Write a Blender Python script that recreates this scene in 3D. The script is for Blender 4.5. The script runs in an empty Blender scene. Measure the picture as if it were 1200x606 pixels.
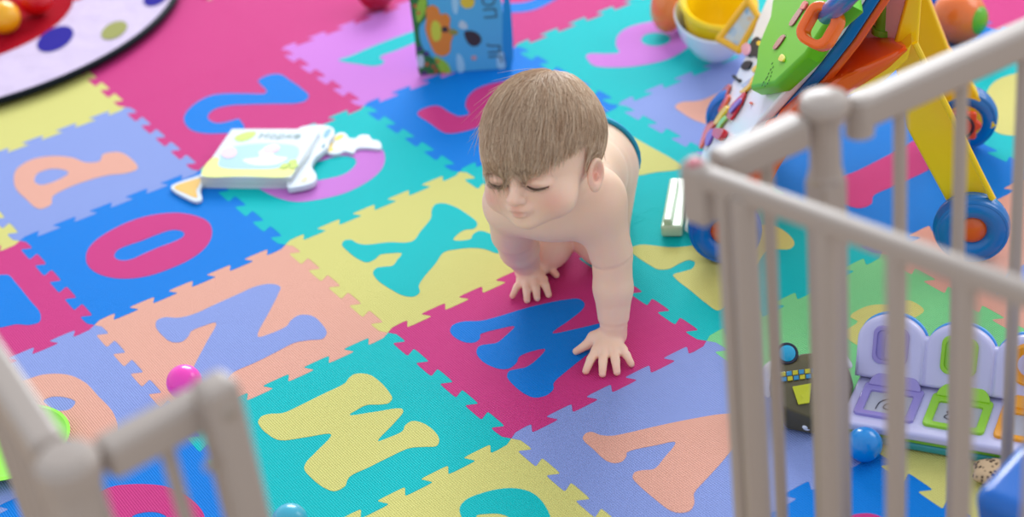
import bpy, bmesh, math, random
import numpy as np
from mathutils import Vector, Matrix
random.seed(7); rng = np.random.default_rng(7)
SC = bpy.context.scene
COL = SC.collection
PI = math.pi
# ---------------------------------------------------------------- camera (metres; mat surface is z = 0, one mat tile is 0.30 m)
F = 2112.49
R = np.array([[0.8297989375794834, -0.5466970798617683, -0.112053674917764],
              [-0.37371723483997354, -0.3952546542045319, -0.8391121419174079],
              [0.41445042113083275, 0.7381707534170339, -0.5322920131132949]])
CAM = np.array([-0.81955675, -1.82017963, 1.33971724])
def ray(x, y):
    return R.T @ np.array([(x-600)/F, (y-303)/F, 1.0])
def at(x, y, z=0.0):
    """point at height z seen in direction (x, y) of the survey photograph"""
    d = ray(x, y); return CAM + d*(z-CAM[2])/d[2]
def v3(p): return Vector((float(p[0]), float(p[1]), float(p[2])))

def srgb(r, g, b):
    def c(u):
        u /= 255.0
        return u/12.92 if u <= 0.04045 else ((u+0.055)/1.055)**2.4
    return (c(r), c(g), c(b), 1.0)
MATS = {}
def mat(name, col, rough=0.5, metal=0.0, spec=0.5, bump=None, sss=0.0, trans=0.0, coat=0.0, attr=None, alpha=1.0):
    if name in MATS: return MATS[name]
    m = bpy.data.materials.new(name); m.use_nodes = True
    nt = m.node_tree; b = nt.nodes['Principled BSDF']
    b.inputs['Base Color'].default_value = col
    b.inputs['Roughness'].default_value = rough
    b.inputs['Metallic'].default_value = metal
    b.inputs['Specular IOR Level'].default_value = spec
    b.inputs['Coat Weight'].default_value = coat
    b.inputs['Coat Roughness'].default_value = 0.12
    b.inputs['Transmission Weight'].default_value = trans
    b.inputs['Alpha'].default_value = alpha
    if sss:
        b.inputs['Subsurface Weight'].default_value = sss
        b.inputs['Subsurface Radius'].default_value = (0.9, 0.35, 0.2)
        b.inputs['Subsurface Scale'].default_value = 0.008
    if attr:
        a = nt.nodes.new('ShaderNodeAttribute'); a.attribute_name = attr
        nt.links.new(a.outputs['Color'], b.inputs['Base Color'])
    if bump:
        bump(nt, b)
    MATS[name] = m
    return m
def foam_bump(nt, b):
    """embossed criss-cross grain of EVA foam"""
    g = nt.nodes.new('ShaderNodeNewGeometry')
    mp = nt.nodes.new('ShaderNodeMapping'); mp.inputs['Rotation'].default_value = (0, 0, math.radians(45))
    nt.links.new(g.outputs['Position'], mp.inputs['Vector'])
    sx = nt.nodes.new('ShaderNodeSeparateXYZ'); nt.links.new(mp.outputs[0], sx.inputs[0])
    outs = []
    for ax in ('X', 'Y'):
        k = nt.nodes.new('ShaderNodeMath'); k.operation = 'MULTIPLY'; k.inputs[1].default_value = 2*PI/0.0042
        s = nt.nodes.new('ShaderNodeMath'); s.operation = 'SINE'
        nt.links.new(sx.outputs[ax], k.inputs[0]); nt.links.new(k.outputs[0], s.inputs[0]); outs.append(s)
    mm = nt.nodes.new('ShaderNodeMath'); mm.operation = 'MULTIPLY'
    nt.links.new(outs[0].outputs[0], mm.inputs[0]); nt.links.new(outs[1].outputs[0], mm.inputs[1])
    bp = nt.nodes.new('ShaderNodeBump'); bp.inputs['Strength'].default_value = 1.0; bp.inputs['Distance'].default_value = 0.00065
    nt.links.new(mm.outputs[0], bp.inputs['Height']); nt.links.new(bp.outputs[0], b.inputs['Normal'])
def noise_bump(scale, dist):
    def f(nt, b):
        tc = nt.nodes.new('ShaderNodeTexCoord'); n = nt.nodes.new('ShaderNodeTexNoise')
        n.inputs['Scale'].default_value = scale; n.inputs['Detail'].default_value = 4
        nt.links.new(tc.outputs['Object'], n.inputs['Vector'])
        bp = nt.nodes.new('ShaderNodeBump'); bp.inputs['Distance'].default_value = dist
        nt.links.new(n.outputs['Fac'], bp.inputs['Height']); nt.links.new(bp.outputs[0], b.inputs['Normal'])
    return f

# ---------------------------------------------------------------- objects
def tag(o, label, cat=None, group=None, kind=None):
    if label: o['label'] = label
    if cat: o['category'] = cat
    if group: o['group'] = group
    if kind: o['kind'] = kind
    return o
def empty(name, loc, label, cat, group=None, rz=0.0):
    o = bpy.data.objects.new(name, None); COL.objects.link(o)
    o.location = v3(loc); o.rotation_euler = (0, 0, rz); o.empty_display_size = 0.05
    o['_m'] = 1; del o['_m']
    return tag(o, label, cat, group)
def link_mesh(name, me, mats, parent=None, smooth=True, world=True):
    """me is in world coordinates; under a parent it keeps its place (parents carry no rotation or scale)"""
    o = bpy.data.objects.new(name, me); COL.objects.link(o)
    for m in (mats if isinstance(mats, (list, tuple)) else [mats]): me.materials.append(m)
    if smooth:
        me.polygons.foreach_set('use_smooth', [True]*len(me.polygons))
    root = parent; off = Vector((0, 0, 0))
    while root is not None:
        off += root.location; root = root.parent
    if parent is not None:
        o.parent = parent
        if world: me.transform(Matrix.Translation(-off))
    return o
def recenter(o):
    """origin of a top-level mesh at its base centre"""
    me = o.data; n = len(me.vertices); a = np.empty(n*3); me.vertices.foreach_get('co', a); a = a.reshape(-1, 3)
    c = Vector(((a[:, 0].min()+a[:, 0].max())/2, (a[:, 1].min()+a[:, 1].max())/2, a[:, 2].min()))
    me.transform(Matrix.Translation(-c)); o.location = c
    return o
def bm_mesh(bm, name='m'):
    bmesh.ops.recalc_face_normals(bm, faces=bm.faces)
    me = bpy.data.meshes.new(name); bm.to_mesh(me); bm.free(); return me
def autosmooth(o, deg=35):
    me = o.data
    bm = bmesh.new(); bm.from_mesh(me)
    for e in bm.edges:
        if len(e.link_faces) == 2 and e.calc_face_angle(0) > math.radians(deg): e.smooth = False
    bm.to_mesh(me); bm.free()
    return o
def part(name, bm, m, parent=None, smooth=True, deg=35, label=None):
    o = link_mesh(name, bm_mesh(bm, name), m, parent, smooth)
    if smooth:
        autosmooth(o, deg)
        wn = o.modifiers.new('wn', 'WEIGHTED_NORMAL'); wn.keep_sharp = True; wn.weight = 80
    if label: o['label'] = label
    return o
def hull(bm, pts, bevel=0.0, seg=3, mi=0):
    b2 = bmesh.new()
    for p in pts: b2.verts.new(v3(p))
    r = bmesh.ops.convex_hull(b2, input=b2.verts)
    bmesh.ops.delete(b2, geom=list({g for g in r['geom_interior'] + r['geom_unused'] if isinstance(g, bmesh.types.BMVert)}), context='VERTS')
    bmesh.ops.dissolve_limit(b2, angle_limit=0.02, verts=b2.verts, edges=b2.edges)
    if bevel:
        bmesh.ops.bevel(b2, geom=list(b2.edges), offset=bevel, segments=seg, profile=0.5, affect='EDGES', clamp_overlap=True)
    merge(bm, b2, mi)
def merge(bm, b2, mi=0):
    me = bpy.data.meshes.new('t'); 
    for f in b2.faces: f.material_index = mi
    b2.to_mesh(me); b2.free(); bm.from_mesh(me); bpy.data.meshes.remove(me)
def box(bm, c, ex, ey, ez, sx, sy, sz, bevel=0.0, seg=3, mi=0):
    """box centred at c with unit axes and full sizes"""
    c, ex, ey, ez = map(np.array, (c, ex, ey, ez))
    hull(bm, [c + ex*sx*i/2 + ey*sy*j/2 + ez*sz*k/2 for i in (-1, 1) for j in (-1, 1) for k in (-1, 1)], bevel, seg, mi)
def bar(bm, p, q, w, h, up=(0, 0, 1), bevel=0.003, mi=0):
    """rectangular bar from p to q, w wide, h along up"""
    p, q = np.array(p, float), np.array(q, float); d = q-p; L = np.linalg.norm(d); d /= L
    up = np.array(up, float); s = np.cross(d, up); s /= np.linalg.norm(s); u = np.cross(s, d)
    box(bm, (p+q)/2, d, s, u, L, w, h, bevel, 3, mi)
def prism(bm, pts, vec, bevel=0.0, seg=3, mi=0):
    """planar polygon (3-D points) extruded by vec"""
    b2 = bmesh.new(); vec = np.array(vec, float)
    a = [b2.verts.new(v3(p)) for p in pts]; b = [b2.verts.new(v3(np.array(p)+vec)) for p in pts]
    n = len(pts); b2.faces.new(a); b2.faces.new(b[::-1])
    for i in range(n): b2.faces.new((a[i], b[i], b[(i+1) % n], a[(i+1) % n]))
    bmesh.ops.recalc_face_normals(b2, faces=b2.faces)
    if bevel:
        es = [e for e in b2.edges if len(e.link_faces) == 2 and (len(e.link_faces[0].verts) > 4 or len(e.link_faces[1].verts) > 4 or n <= 4)]
        bmesh.ops.bevel(b2, geom=es, offset=bevel, segments=seg, profile=0.5, affect='EDGES', clamp_overlap=True)
    bmesh.ops.triangulate(b2, faces=[f for f in b2.faces if len(f.verts) > 4])
    merge(bm, b2, mi)
def frame_of(ax):
    z = np.array(ax, float); z /= np.linalg.norm(z)
    t = np.array([1, 0, 0]) if abs(z[0]) < .8 else np.array([0, 1, 0])
    x = np.cross(t, z); x /= np.linalg.norm(x); return x, np.cross(z, x), z
def lathe(bm, c, ax, prof, n=40, mi=0, sx=1.0, sy=1.0, xdir=None):
    """prof: list of (radius, height along ax)"""
    b2 = bmesh.new(); x, y, z = frame_of(ax); c = np.array(c, float)
    if xdir is not None:
        x = np.array(xdir, float); x -= z*(x@z); x /= np.linalg.norm(x); y = np.cross(z, x)
    rings = []
    for r, h in prof:
        if r < 1e-6: rings.append([b2.verts.new(v3(c+z*h))])
        else: rings.append([b2.verts.new(v3(c+z*h+(x*math.cos(t)*sx+y*math.sin(t)*sy)*r)) for t in [2*PI*k/n for k in range(n)]])
    for A, B in zip(rings, rings[1:]):
        if len(A) == 1 and len(B) == 1: continue
        for k in range(n):
            k2 = (k+1) % n
            if len(A) == 1: b2.faces.new((A[0], B[k], B[k2]))
            elif len(B) == 1: b2.faces.new((A[k], B[0], A[k2]))
            else: b2.faces.new((A[k], B[k], B[k2], A[k2]))
    bmesh.ops.recalc_face_normals(b2, faces=b2.faces)
    merge(bm, b2, mi)
def torus(bm, c, ax, Rr, r, n=48, m=16, mi=0):
    lathe(bm, c, ax, [(Rr+r*math.cos(2*PI*k/m), r*math.sin(2*PI*k/m)) for k in range(m+1)], n, mi)
def ball(bm, c, r, mi=0, n=32, s=(1, 1, 1)):
    b2 = bmesh.new(); bmesh.ops.create_uvsphere(b2, u_segments=n, v_segments=n//2, radius=r)
    bmesh.ops.scale(b2, vec=s, verts=b2.verts); bmesh.ops.translate(b2, vec=v3(c), verts=b2.verts); merge(bm, b2, mi)
def tube(bm, pts, r, n=10, mi=0, cap=True):
    pts = [np.array(p, float) for p in pts]; b2 = bmesh.new(); rings = []
    rr = r if isinstance(r, (list, tuple, np.ndarray)) else [r]*len(pts)
    x = None
    for i, p in enumerate(pts):
        d = pts[min(i+1, len(pts)-1)] - pts[max(i-1, 0)]; d /= np.linalg.norm(d)
        if x is None: x = frame_of(d)[0]
        x = x - d*(x@d); x /= np.linalg.norm(x); y = np.cross(d, x)
        rings.append([b2.verts.new(v3(p+(x*math.cos(2*PI*k/n)+y*math.sin(2*PI*k/n))*rr[i])) for k in range(n)])
    for A, B in zip(rings, rings[1:]):
        for k in range(n): b2.faces.new((A[k], A[(k+1) % n], B[(k+1) % n], B[k]))
    if cap: b2.faces.new(rings[0][::-1]); b2.faces.new(rings[-1])
    merge(bm, b2, mi)
def cr(pts, closed=True, n=6):
    """Catmull-Rom through the points (centripetal)"""
    P = [np.array(p, float) for p in pts]; N = len(P); out = []
    for i in range(N if closed else N-1):
        if closed: p0, p1, p2, p3 = P[i-1], P[i], P[(i+1) % N], P[(i+2) % N]
        else: p0, p1, p2, p3 = P[max(i-1, 0)], P[i], P[i+1], P[min(i+2, N-1)]
        t0 = 0; t1 = max(np.linalg.norm(p1-p0), 1e-9)**.5; t2 = t1+max(np.linalg.norm(p2-p1), 1e-9)**.5; t3 = t2+max(np.linalg.norm(p3-p2), 1e-9)**.5
        for k in range(n):
            t = t1+(t2-t1)*k/n
            A1 = p0*(t1-t)/(t1-t0)+p1*(t-t0)/(t1-t0) if t1 > 1e-4 else p1
            A2 = p1*(t2-t)/(t2-t1)+p2*(t-t1)/(t2-t1)
            A3 = p2*(t3-t)/(t3-t2)+p3*(t-t2)/(t3-t2) if t3-t2 > 1e-4 else p2
            B1 = A1*(t2-t)/(t2-t0)+A2*(t-t0)/(t2-t0)
            B2 = A2*(t3-t)/(t3-t1)+A3*(t-t1)/(t3-t1)
            out.append(B1*(t2-t)/(t2-t1)+B2*(t-t1)/(t2-t1))
    if not closed: out.append(P[-1])
    return out
def flat_shape(loops, z0, z1, bevel=0.0, xf=None):
    """closed 2-D loops (outer + holes) filled and extruded from z0 to z1, edges bevelled; returns a mesh"""
    cu = bpy.data.curves.new('c', 'CURVE'); cu.dimensions = '2D'; cu.fill_mode = 'BOTH'
    for lp in loops:
        s = cu.splines.new('POLY'); s.points.add(len(lp)-1)
        for k, p in enumerate(lp): s.points[k].co = (float(p[0]), float(p[1]), 0, 1)
        s.use_cyclic_u = True
    h = (z1-z0)/2; cu.extrude = h-bevel; cu.bevel_depth = bevel; cu.bevel_resolution = 2; cu.offset = -bevel
    o = bpy.data.objects.new('c', cu); COL.objects.link(o)
    dg = bpy.context.evaluated_depsgraph_get(); me = bpy.data.meshes.new_from_object(o.evaluated_get(dg))
    bpy.data.objects.remove(o); bpy.data.curves.remove(cu)
    me.transform(Matrix.Translation((0, 0, (z0+z1)/2)))
    if xf is not None: me.transform(xf)
    return me
def text_mesh(body, size, thick=0.0003):
    cu = bpy.data.curves.new('t', 'FONT'); cu.body = body; cu.size = size; cu.extrude = thick; cu.align_x = 'CENTER'; cu.align_y = 'CENTER'
    o = bpy.data.objects.new('t', cu); COL.objects.link(o)
    dg = bpy.context.evaluated_depsgraph_get(); me = bpy.data.meshes.new_from_object(o.evaluated_get(dg))
    bpy.data.objects.remove(o); bpy.data.curves.remove(cu); me.materials.clear()
    return me
def basis(o, x, y, z):
    """matrix taking local axes to the world axes x, y, z at origin o"""
    m = Matrix.Identity(4)
    for i in range(3):
        m[i][0], m[i][1], m[i][2], m[i][3] = float(x[i]), float(y[i]), float(z[i]), float(o[i])
    return m
def grid_pts(bm): return None

# ---------------------------------------------------------------- camera, lights, render
cam = bpy.data.cameras.new('camera'); co = bpy.data.objects.new('camera', cam); COL.objects.link(co)
cam.sensor_width = 36; cam.lens = 36*F/1200; cam.clip_start = 0.05
M = Matrix.Identity(4)
for i in range(3):
    M[i][0], M[i][1], M[i][2], M[i][3] = R[0][i], -R[1][i], -R[2][i], CAM[i]
co.matrix_world = M
cam.dof.use_dof = True; cam.dof.focus_distance = 2.2; cam.dof.aperture_fstop = 2.9
SC.camera = co
SC.view_settings.view_transform = 'Standard'; SC.view_settings.look = 'None'
SC.view_settings.gamma = 1; SC.view_settings.use_curve_mapping = False
SC.view_settings.exposure = 0.10
w = bpy.data.worlds.new('world'); SC.world = w; w.use_nodes = True
w.node_tree.nodes['Background'].inputs[0].default_value = (0.86, 0.92, 1.0, 1); w.node_tree.nodes['Background'].inputs[1].default_value = 0.88
def area(name, loc, target, sx, sy, power, col):
    l = bpy.data.lights.new(name, 'AREA'); l.shape = 'RECTANGLE'; l.size = sx; l.size_y = sy; l.energy = power; l.color = col
    o = bpy.data.objects.new(name, l); COL.objects.link(o); o.location = loc
    d = Vector(target)-Vector(loc); o.rotation_euler = d.to_track_quat('-Z', 'Y').to_euler(); return o
area('window_light', (3.3, 4.2, 2.8), (0.3, 0.0, 0.0), 3.0, 2.2, 290, (0.93, 0.97, 1.0))
area('side_area_light', (3.0, -0.6, 1.9), (0.3, -0.2, 0.0), 1.6, 1.5, 26, (1.0, 0.96, 0.92))  # weak, slightly warm area light aimed in from the right side
# ---------------------------------------------------------------- play mat of interlocking foam tiles
FOAM = {'blue': (0, 128, 224), 'magenta': (210, 58, 132), 'teal': (0, 194, 196), 'yellow': (220, 214, 126), 'lavender': (142, 160, 222),
        'peach': (234, 172, 152), 'orchid': (212, 128, 218), 'green': (132, 218, 146)}
def foam(c): return mat('foam_'+c, srgb(*FOAM[c]), 0.6, spec=0.12, bump=foam_bump)
TW, AMP, UC = 0.30, 0.026, 0.011
def edge_profile():
    """offsets along one tile side: (s, d); d is the signed swing of the dovetail teeth, starting on the + side"""
    P = [(0.0, 0.0), (0.035, 0.85)]
    for k in range(1, 10):
        s = 0.1*k; a = 1 if k % 2 else -1          # side before the step
        P += [(s-0.012, a), (s+UC-0.002, a*0.93), (s+UC, a*0.7), (s-UC, -a*0.7), (s-UC+0.002, -a*0.93), (s+0.012, -a)] if True else []
    P += [(0.965, -0.85), (1.0, 0.0)]
    return P
PROF = edge_profile()
def side_u(i, j):   # runs along +u at v = j
    return [(i+s, j-d*AMP) for s, d in PROF]
def side_v(i, j):   # runs along +v at u = i
    return [(i+d*AMP, j+s) for s, d in PROF]
def tile_outline(i, j):
    L = side_u(i, j)[:-1] + side_v(i+1, j)[:-1] + side_u(i, j+1)[::-1][:-1] + side_v(i, j)[::-1][:-1]
    return [(u*TW, -v*TW) for u, v in L]
def px_loop(ox, oy, s, pts, n=5):
    return [p[:2] for p in cr([at(ox+a/s, oy+b/s, 0.0)[:2] for a, b in pts], True, n)]
W_ = px_loop(510, 330, 4.04, [(70,235),(85,205),(130,190),(220,185),(300,165),(450,120),(620,85),(680,82),(708,105),(695,135),(640,180),(555,245),(650,228),(770,200),(820,190),(845,215),(820,260),(740,330),(640,410),(562,480),(560,510),(525,540),(470,550),(420,530),(370,490),(340,450),(350,425),(385,415),(430,405),(480,370),(520,320),(460,330),(400,355),(385,385),(350,412),(310,415),(250,395),(210,365),(195,330),(210,305),(245,297),(290,290),(335,255),(375,212),(300,225),(240,240),(215,250),(212,270),(190,288),(150,290),(100,270)])
M_ = px_loop(290, 420, 3.367, [(42,250),(55,230),(85,220),(140,216),(200,190),(300,140),(385,98),(400,78),(425,62),(475,63),(520,90),(560,135),(571,160),(555,178),(520,183),(470,185),(430,205),(403,224),(500,212),(605,198),(615,210),(580,255),(515,327),(560,312),(612,287),(622,265),(650,248),(690,255),(740,290),(757,325),(745,347),(700,350),(640,355),(560,390),(480,430),(410,463),(395,480),(385,505),(345,525),(300,510),(250,470),(224,437),(232,410),(270,370),(330,300),(230,312),(130,324),(80,300),(50,270)])
N_ = px_loop(170, 320, 4.04, [(50,250),(60,222),(95,210),(160,212),(230,195),(330,150),(430,105),(530,62),(600,52),(640,65),(630,100),(590,180),(535,303),(600,285),(670,252),(690,225),(730,200),(790,203),(840,245),(860,285),(840,312),(780,318),(710,330),(620,375),(520,425),(420,470),(390,505),(375,540),(330,550),(280,525),(240,480),(232,445),(245,415),(290,330),(335,235),(280,250),(220,275),(205,300),(175,325),(130,328),(80,295)])
X_ = px_loop(390, 230, 4.66, [(50,265),(65,242),(100,238),(130,255),(180,265),(300,252),(430,248),(480,190),(535,120),(540,75),(560,45),(600,38),(660,55),(730,95),(790,150),(770,178),(720,185),(680,210),(660,240),(750,235),(765,210),(800,190),(860,205),(925,250),(935,300),(900,312),(830,290),(760,283),(680,290),(610,305),(560,370),(500,440),(470,490),(475,525),(445,548),(390,545),(310,505),(240,455),(220,415),(240,392),(280,385),(325,380),(350,350),(375,312),(320,312),(260,320),(230,345),(190,362),(140,345),(80,300)])
V_ = px_loop(670, 470, 4.455, [(58,190),(75,168),(105,162),(150,178),(210,182),(300,165),(450,130),(620,95),(790,68),(870,70),(905,105),(885,180),(800,300),(720,390),(640,480),(638,500),(640,535),(615,575),(560,585),(510,570),(430,510),(350,440),(318,400),(330,372),(370,362),(430,355),(480,300),(540,215),(450,230),(290,268),(285,290),(260,318),(220,325),(180,312),(110,250),(65,210)])
O_ = px_loop(80, 230, 5.05, [(105,370),(115,320),(160,265),(240,210),(340,160),(450,122),(560,103),(660,100),(760,118),(825,150),(850,200),(840,260),(795,320),(710,380),(600,430),(480,470),(370,487),(260,483),(170,455),(120,415)])
O_h = px_loop(80, 230, 5.05, [(272,350),(290,320),(340,295),(430,265),(530,225),(600,202),(650,200),(685,215),(680,240),(630,268),(530,305),(440,345),(380,372),(330,382),(285,372)])
P_ = px_loop(0, 0, 2.02, [(33,430),(40,400),(75,378),(120,370),(170,373),(205,385),(235,382),(245,365),(280,360),(315,380),(325,400),(300,410),(255,415),(200,430),(150,450),(125,465),(120,485),(95,495),(60,470),(40,450)])
P_h = px_loop(0, 0, 2.02, [(82,430),(90,410),(120,400),(150,402),(162,410),(140,425),(100,438)])
T2 = px_loop(180, 60, 4.04, [(145,335),(150,295),(200,245),(270,210),(340,200),(440,200),(525,200),(535,190),(500,152),(495,138),(545,112),(595,108),(650,140),(700,175),(735,210),(720,235),(680,247),(560,250),(450,253),(360,258),(290,275),(258,305),(270,330),(310,340),(370,328),(400,320),(420,340),(430,365),(400,385),(330,390),(240,390),(180,375)])
T1 = px_loop(360, 40, 4.04, [(148,122),(200,105),(330,50),(450,5),(560,-35),(680,-90),(730,-80),(710,-40),(600,5),(510,40),(420,78),(350,103),(345,115),(365,128),(350,145),(310,152),(250,143),(180,133)], 4)
T5 = px_loop(360, 40, 4.04, [(522,375),(560,350),(615,340),(680,375),(720,390),(765,380),(750,340),(760,300),(795,265),(860,238),(960,220),(1080,210),(1180,230),(1200,280),(1150,330),(1100,340),(1110,290),(1040,265),(940,275),(870,310),(865,350),(890,390),(850,420),(780,450),(700,468),(655,468),(580,420)])
T6 = px_loop(600, 0, 4.04, [(350,265),(365,255),(450,255),(505,250),(492,215),(500,170),(540,135),(620,110),(720,100),(800,125),(862,160),(865,190),(820,235),(740,280),(650,303),(540,318),(430,318),(385,310),(360,285)])
T6h = px_loop(600, 0, 4.04, [(612,190),(630,165),(680,155),(735,165),(750,185),(735,205),(690,218),(635,212)])
T0 = px_loop(190, 130, 4.615, [(1120,190),(1185,205),(1205,250),(1190,310),(1130,370),(1000,440),(870,475),(730,492),(640,475),(560,440),(500,400),(480,350),(520,300),(640,270),(830,250),(1000,205)])
T0h = px_loop(190, 130, 4.615, [(860,270),(940,248),(1010,245),(1048,265),(1040,300),(980,345),(880,370),(810,380),(740,375),(690,350),(720,310),(790,285)])
Q_ = px_loop(0, 400, 2.944, [(100,130),(150,115),(230,115),(290,140),(340,190),(395,255),(400,330),(330,380),(200,330),(60,260),(20,200),(50,150)])
Q_h = px_loop(0, 400, 2.944, [(150,205),(180,192),(230,195),(260,210),(240,235),(205,240),(175,228)])
L_ = px_loop(0, 290, 2.635, [(0,85),(25,85),(50,110),(90,160),(125,205),(120,232),(90,240),(50,238),(0,248),(-90,245),(-120,180),(-90,95)])
K_ = px_loop(130, 420, 3.26, [(0,492),(70,482),(150,482),(210,490),(280,520),(330,560),(358,606),(350,680),(250,740),(80,740),(-60,690),(-110,600),(-70,530)])
K_h = px_loop(130, 420, 3.26, [(80,606),(120,590),(180,590),(220,615),(200,660),(120,660)])
U_ = px_loop(400, 456, 4.04, [(560,565),(590,525),(660,495),(740,475),(820,470),(900,490),(960,545),(990,640),(900,740),(700,740),(590,640)])
U_h = px_loop(400, 456, 4.04, [(640,600),(690,592),(750,592),(800,612),(830,660),(780,700),(700,690)])
Z_ = px_loop(0, 0, 1, [(738,292),(750,287),(790,290),(830,284),(870,266),(902,264),(918,270),(931,285),(925,292),(902,293),(885,312),(862,345),(842,364),(828,356),(811,342),(792,327),(789,322),(802,318),(811,315),(814,307),(807,305),(796,309),(785,315),(772,316),(760,310),(745,300)])
Y_ = px_loop(0, 0, 1, [(738,158),(741,160),(764,173),(792,189),(801,197),(789,200),(769,202),(748,206),(700,212),(660,200),(690,170),(720,155)])
B_ = px_loop(0, 0, 1, [(791,125),(798,120),(820,118),(840,110),(870,98),(890,112),(880,150),(850,155),(831,147),(812,140),(799,132)])
I_ = px_loop(0, 0, 1, [(985,208),(1003,201),(1045,180),(1085,160),(1105,170),(1098,192),(1050,217),(1024,229),(1021,239),(1008,244),(990,240),(972,233),(966,220)])
G_ = px_loop(0, 0, 1, [(989,390),(1005,377),(996,371),(1013,360),(1027,357),(1045,357),(1064,352),(1083,364),(1066,378),(1080,395),(1060,410),(1020,410),(1000,402)])
C_ = px_loop(0, 0, 1, [(1154,118),(1163,98),(1180,89),(1205,85),(1240,98),(1240,140),(1200,158),(1172,157),(1157,142)])
S_ = px_loop(0, 0, 1, [(585,4),(600,4),(618,2),(632,-4),(650,-15),(665,-12),(650,0),(625,12),(600,15),(580,13)])
R_ = px_loop(0, 0, 1, [(1168,345),(1180,340),(1200,350),(1230,352),(1260,330),(1240,300),(1200,310),(1180,322)])
H_ = px_loop(0, 0, 1, [(985,612),(1002,603),(1025,603),(1040,612),(1040,630),(1000,640)])
TILES = {  # (i, j): colour, letter colour, loops, label
 (0,0): ('magenta','blue',[W_],'magenta foam mat tile with a blue W, under the baby\'s hands'),
 (-1,0): ('teal','yellow',[M_],'turquoise foam mat tile with a big yellow M, in front of the baby'),
 (-1,-1): ('peach','lavender',[N_],'peach foam mat tile with a lavender N, beside the pink ball'),
 (0,-1): ('yellow','teal',[X_],'pale yellow foam mat tile with a turquoise X'),
 (0,1): ('lavender','peach',[V_],'lavender foam mat tile with a peach V, in front of the baby gate'),
 (-1,-2): ('blue','magenta',[O_,O_h],'bright blue foam mat tile with a pink O'),
 (-1,-3): ('lavender','peach',[P_,P_h],'lavender foam mat tile with a peach P'),
 (0,-3): ('magenta','blue',[T2],'magenta foam mat tile with a blue numeral 2'),
 (1,-3): ('orchid','teal',[T1],'orchid pink foam mat tile with a turquoise numeral 1'),
 (1,-2): ('blue','magenta',[T5],'blue foam mat tile with a pink numeral 5, behind the baby\'s head'),
 (2,-2): ('teal','orchid',[T6,T6h],'turquoise foam mat tile with an orchid numeral 6, beside the toy barrel'),
 (0,-2): ('teal','orchid',[T0,T0h],'turquoise foam mat tile with an orchid oval, partly under the white picture book'),
 (-2,-1): ('lavender','peach',[Q_,Q_h],'lavender foam mat tile with a looped peach letter, behind the left fence post'),
 (-2,-2): ('magenta','blue',[L_],'magenta foam mat tile with a blue letter, at the left edge of the photo'),
 (-2,0): ('blue','magenta',[K_,K_h],'blue foam mat tile with a round pink letter, behind the left fence baluster'),
 (-1,1): ('yellow','teal',[U_,U_h],'yellow foam mat tile with a turquoise letter, at the bottom edge of the photo'),
 (1,0): ('teal','yellow',[Z_],'turquoise foam mat tile with a yellow letter, to the right of the baby\'s arm'),
 (1,-1): ('teal','yellow',[Y_],'turquoise foam mat tile with a yellow letter, under and behind the baby'),
 (2,-1): ('lavender','peach',[B_],'lavender foam mat tile with a peach letter, left of the activity walker'),
 (2,0): ('blue','magenta',[I_],'blue foam mat tile with a straight pink letter, under the activity walker'),
 (1,1): ('green','yellow',[G_],'light green foam mat tile with a yellow letter, under the lavender pop-up toy'),
 (3,0): ('teal','yellow',[C_],'turquoise foam mat tile with a round yellow letter, beside the far walker wheel'),
 (2,-3): ('magenta','blue',[S_],'magenta foam mat tile with a curved blue letter, beside the standing picture book'),
 (2,1): ('peach','lavender',[R_],'peach foam mat tile with a lavender letter, under the near rear walker wheel'),
 (0,2): ('blue','magenta',[H_],'blue foam mat tile with a pink letter tip, at the bottom behind the gate balusters'),
 (-1,-4): ('yellow',None,[],'plain yellow foam mat tile next to the ball pit'),
 (0,-4): ('magenta',None,[],'plain magenta foam mat tile touching the dark rim of the ball pit'),
 (1,-4): ('magenta',None,[],'plain magenta foam mat tile under the red ball at the top'),
 (0,-5): ('magenta',None,[],'plain magenta foam mat tile mostly covered by the ball pit'),
 (-1,-5): ('yellow',None,[],'yellow foam mat tile lying under the ball pit'),
 (-2,-3): ('yellow',None,[],'yellow foam mat tile corner at the left edge of the photo'),
 (1,2): ('yellow',None,[],'strong yellow foam mat tile in front of the lavender pop-up toy'),
 (3,-2): ('teal',None,[],'turquoise foam mat tile under the yellow toy barrel'),
 (3,-1): ('blue',None,[],'blue foam mat tile beyond the yellow walker legs'),
 (4,-1): ('magenta',None,[],'dusky pink foam mat tile at the top right corner'),
}
floor_bm = bmesh.new(); box(floor_bm, (0.6, 0.2, -0.037), (1,0,0), (0,1,0), (0,0,1), 5.5, 5.5, 0.05)
def wood_bump(nt, b):
    tc = nt.nodes.new('ShaderNodeTexCoord'); br = nt.nodes.new('ShaderNodeTexBrick'); br.inputs['Scale'].default_value = 6
    br.inputs['Color1'].default_value = srgb(190, 160, 125); br.inputs['Color2'].default_value = srgb(172, 142, 108); br.inputs['Mortar'].default_value = srgb(110, 88, 66)
    br.inputs['Brick Width'].default_value = 1.6; br.inputs['Row Height'].default_value = 0.12*6; br.inputs['Mortar Size'].default_value = 0.006
    nt.links.new(tc.outputs['Object'], br.inputs['Vector']); nt.links.new(br.outputs['Color'], b.inputs['Base Color'])
fl = part('floor', floor_bm, mat('floor_wood', srgb(180, 150, 118), 0.4, bump=wood_bump), smooth=False); fl['kind'] = 'structure'
for (i, j), (c, lc, loops, label) in TILES.items():
    cx, cy = (i+.5)*TW, -(j+.5)*TW
    t = empty('foam_mat_tile', (cx, cy, -0.012), label, 'foam mat tile', 'interlocking foam mat tiles')
    me = flat_shape([tile_outline(i, j)], -0.012, 0.0, 0.0005)
    link_mesh('tile_base', me, foam(c), t, smooth=False)
    if loops:
        me = flat_shape(loops, -0.002, 0.0004, 0.0004)
        link_mesh('letter_inlay', me, foam(lc), t, smooth=False)['label'] = '%s inlaid letter' % lc
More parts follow.
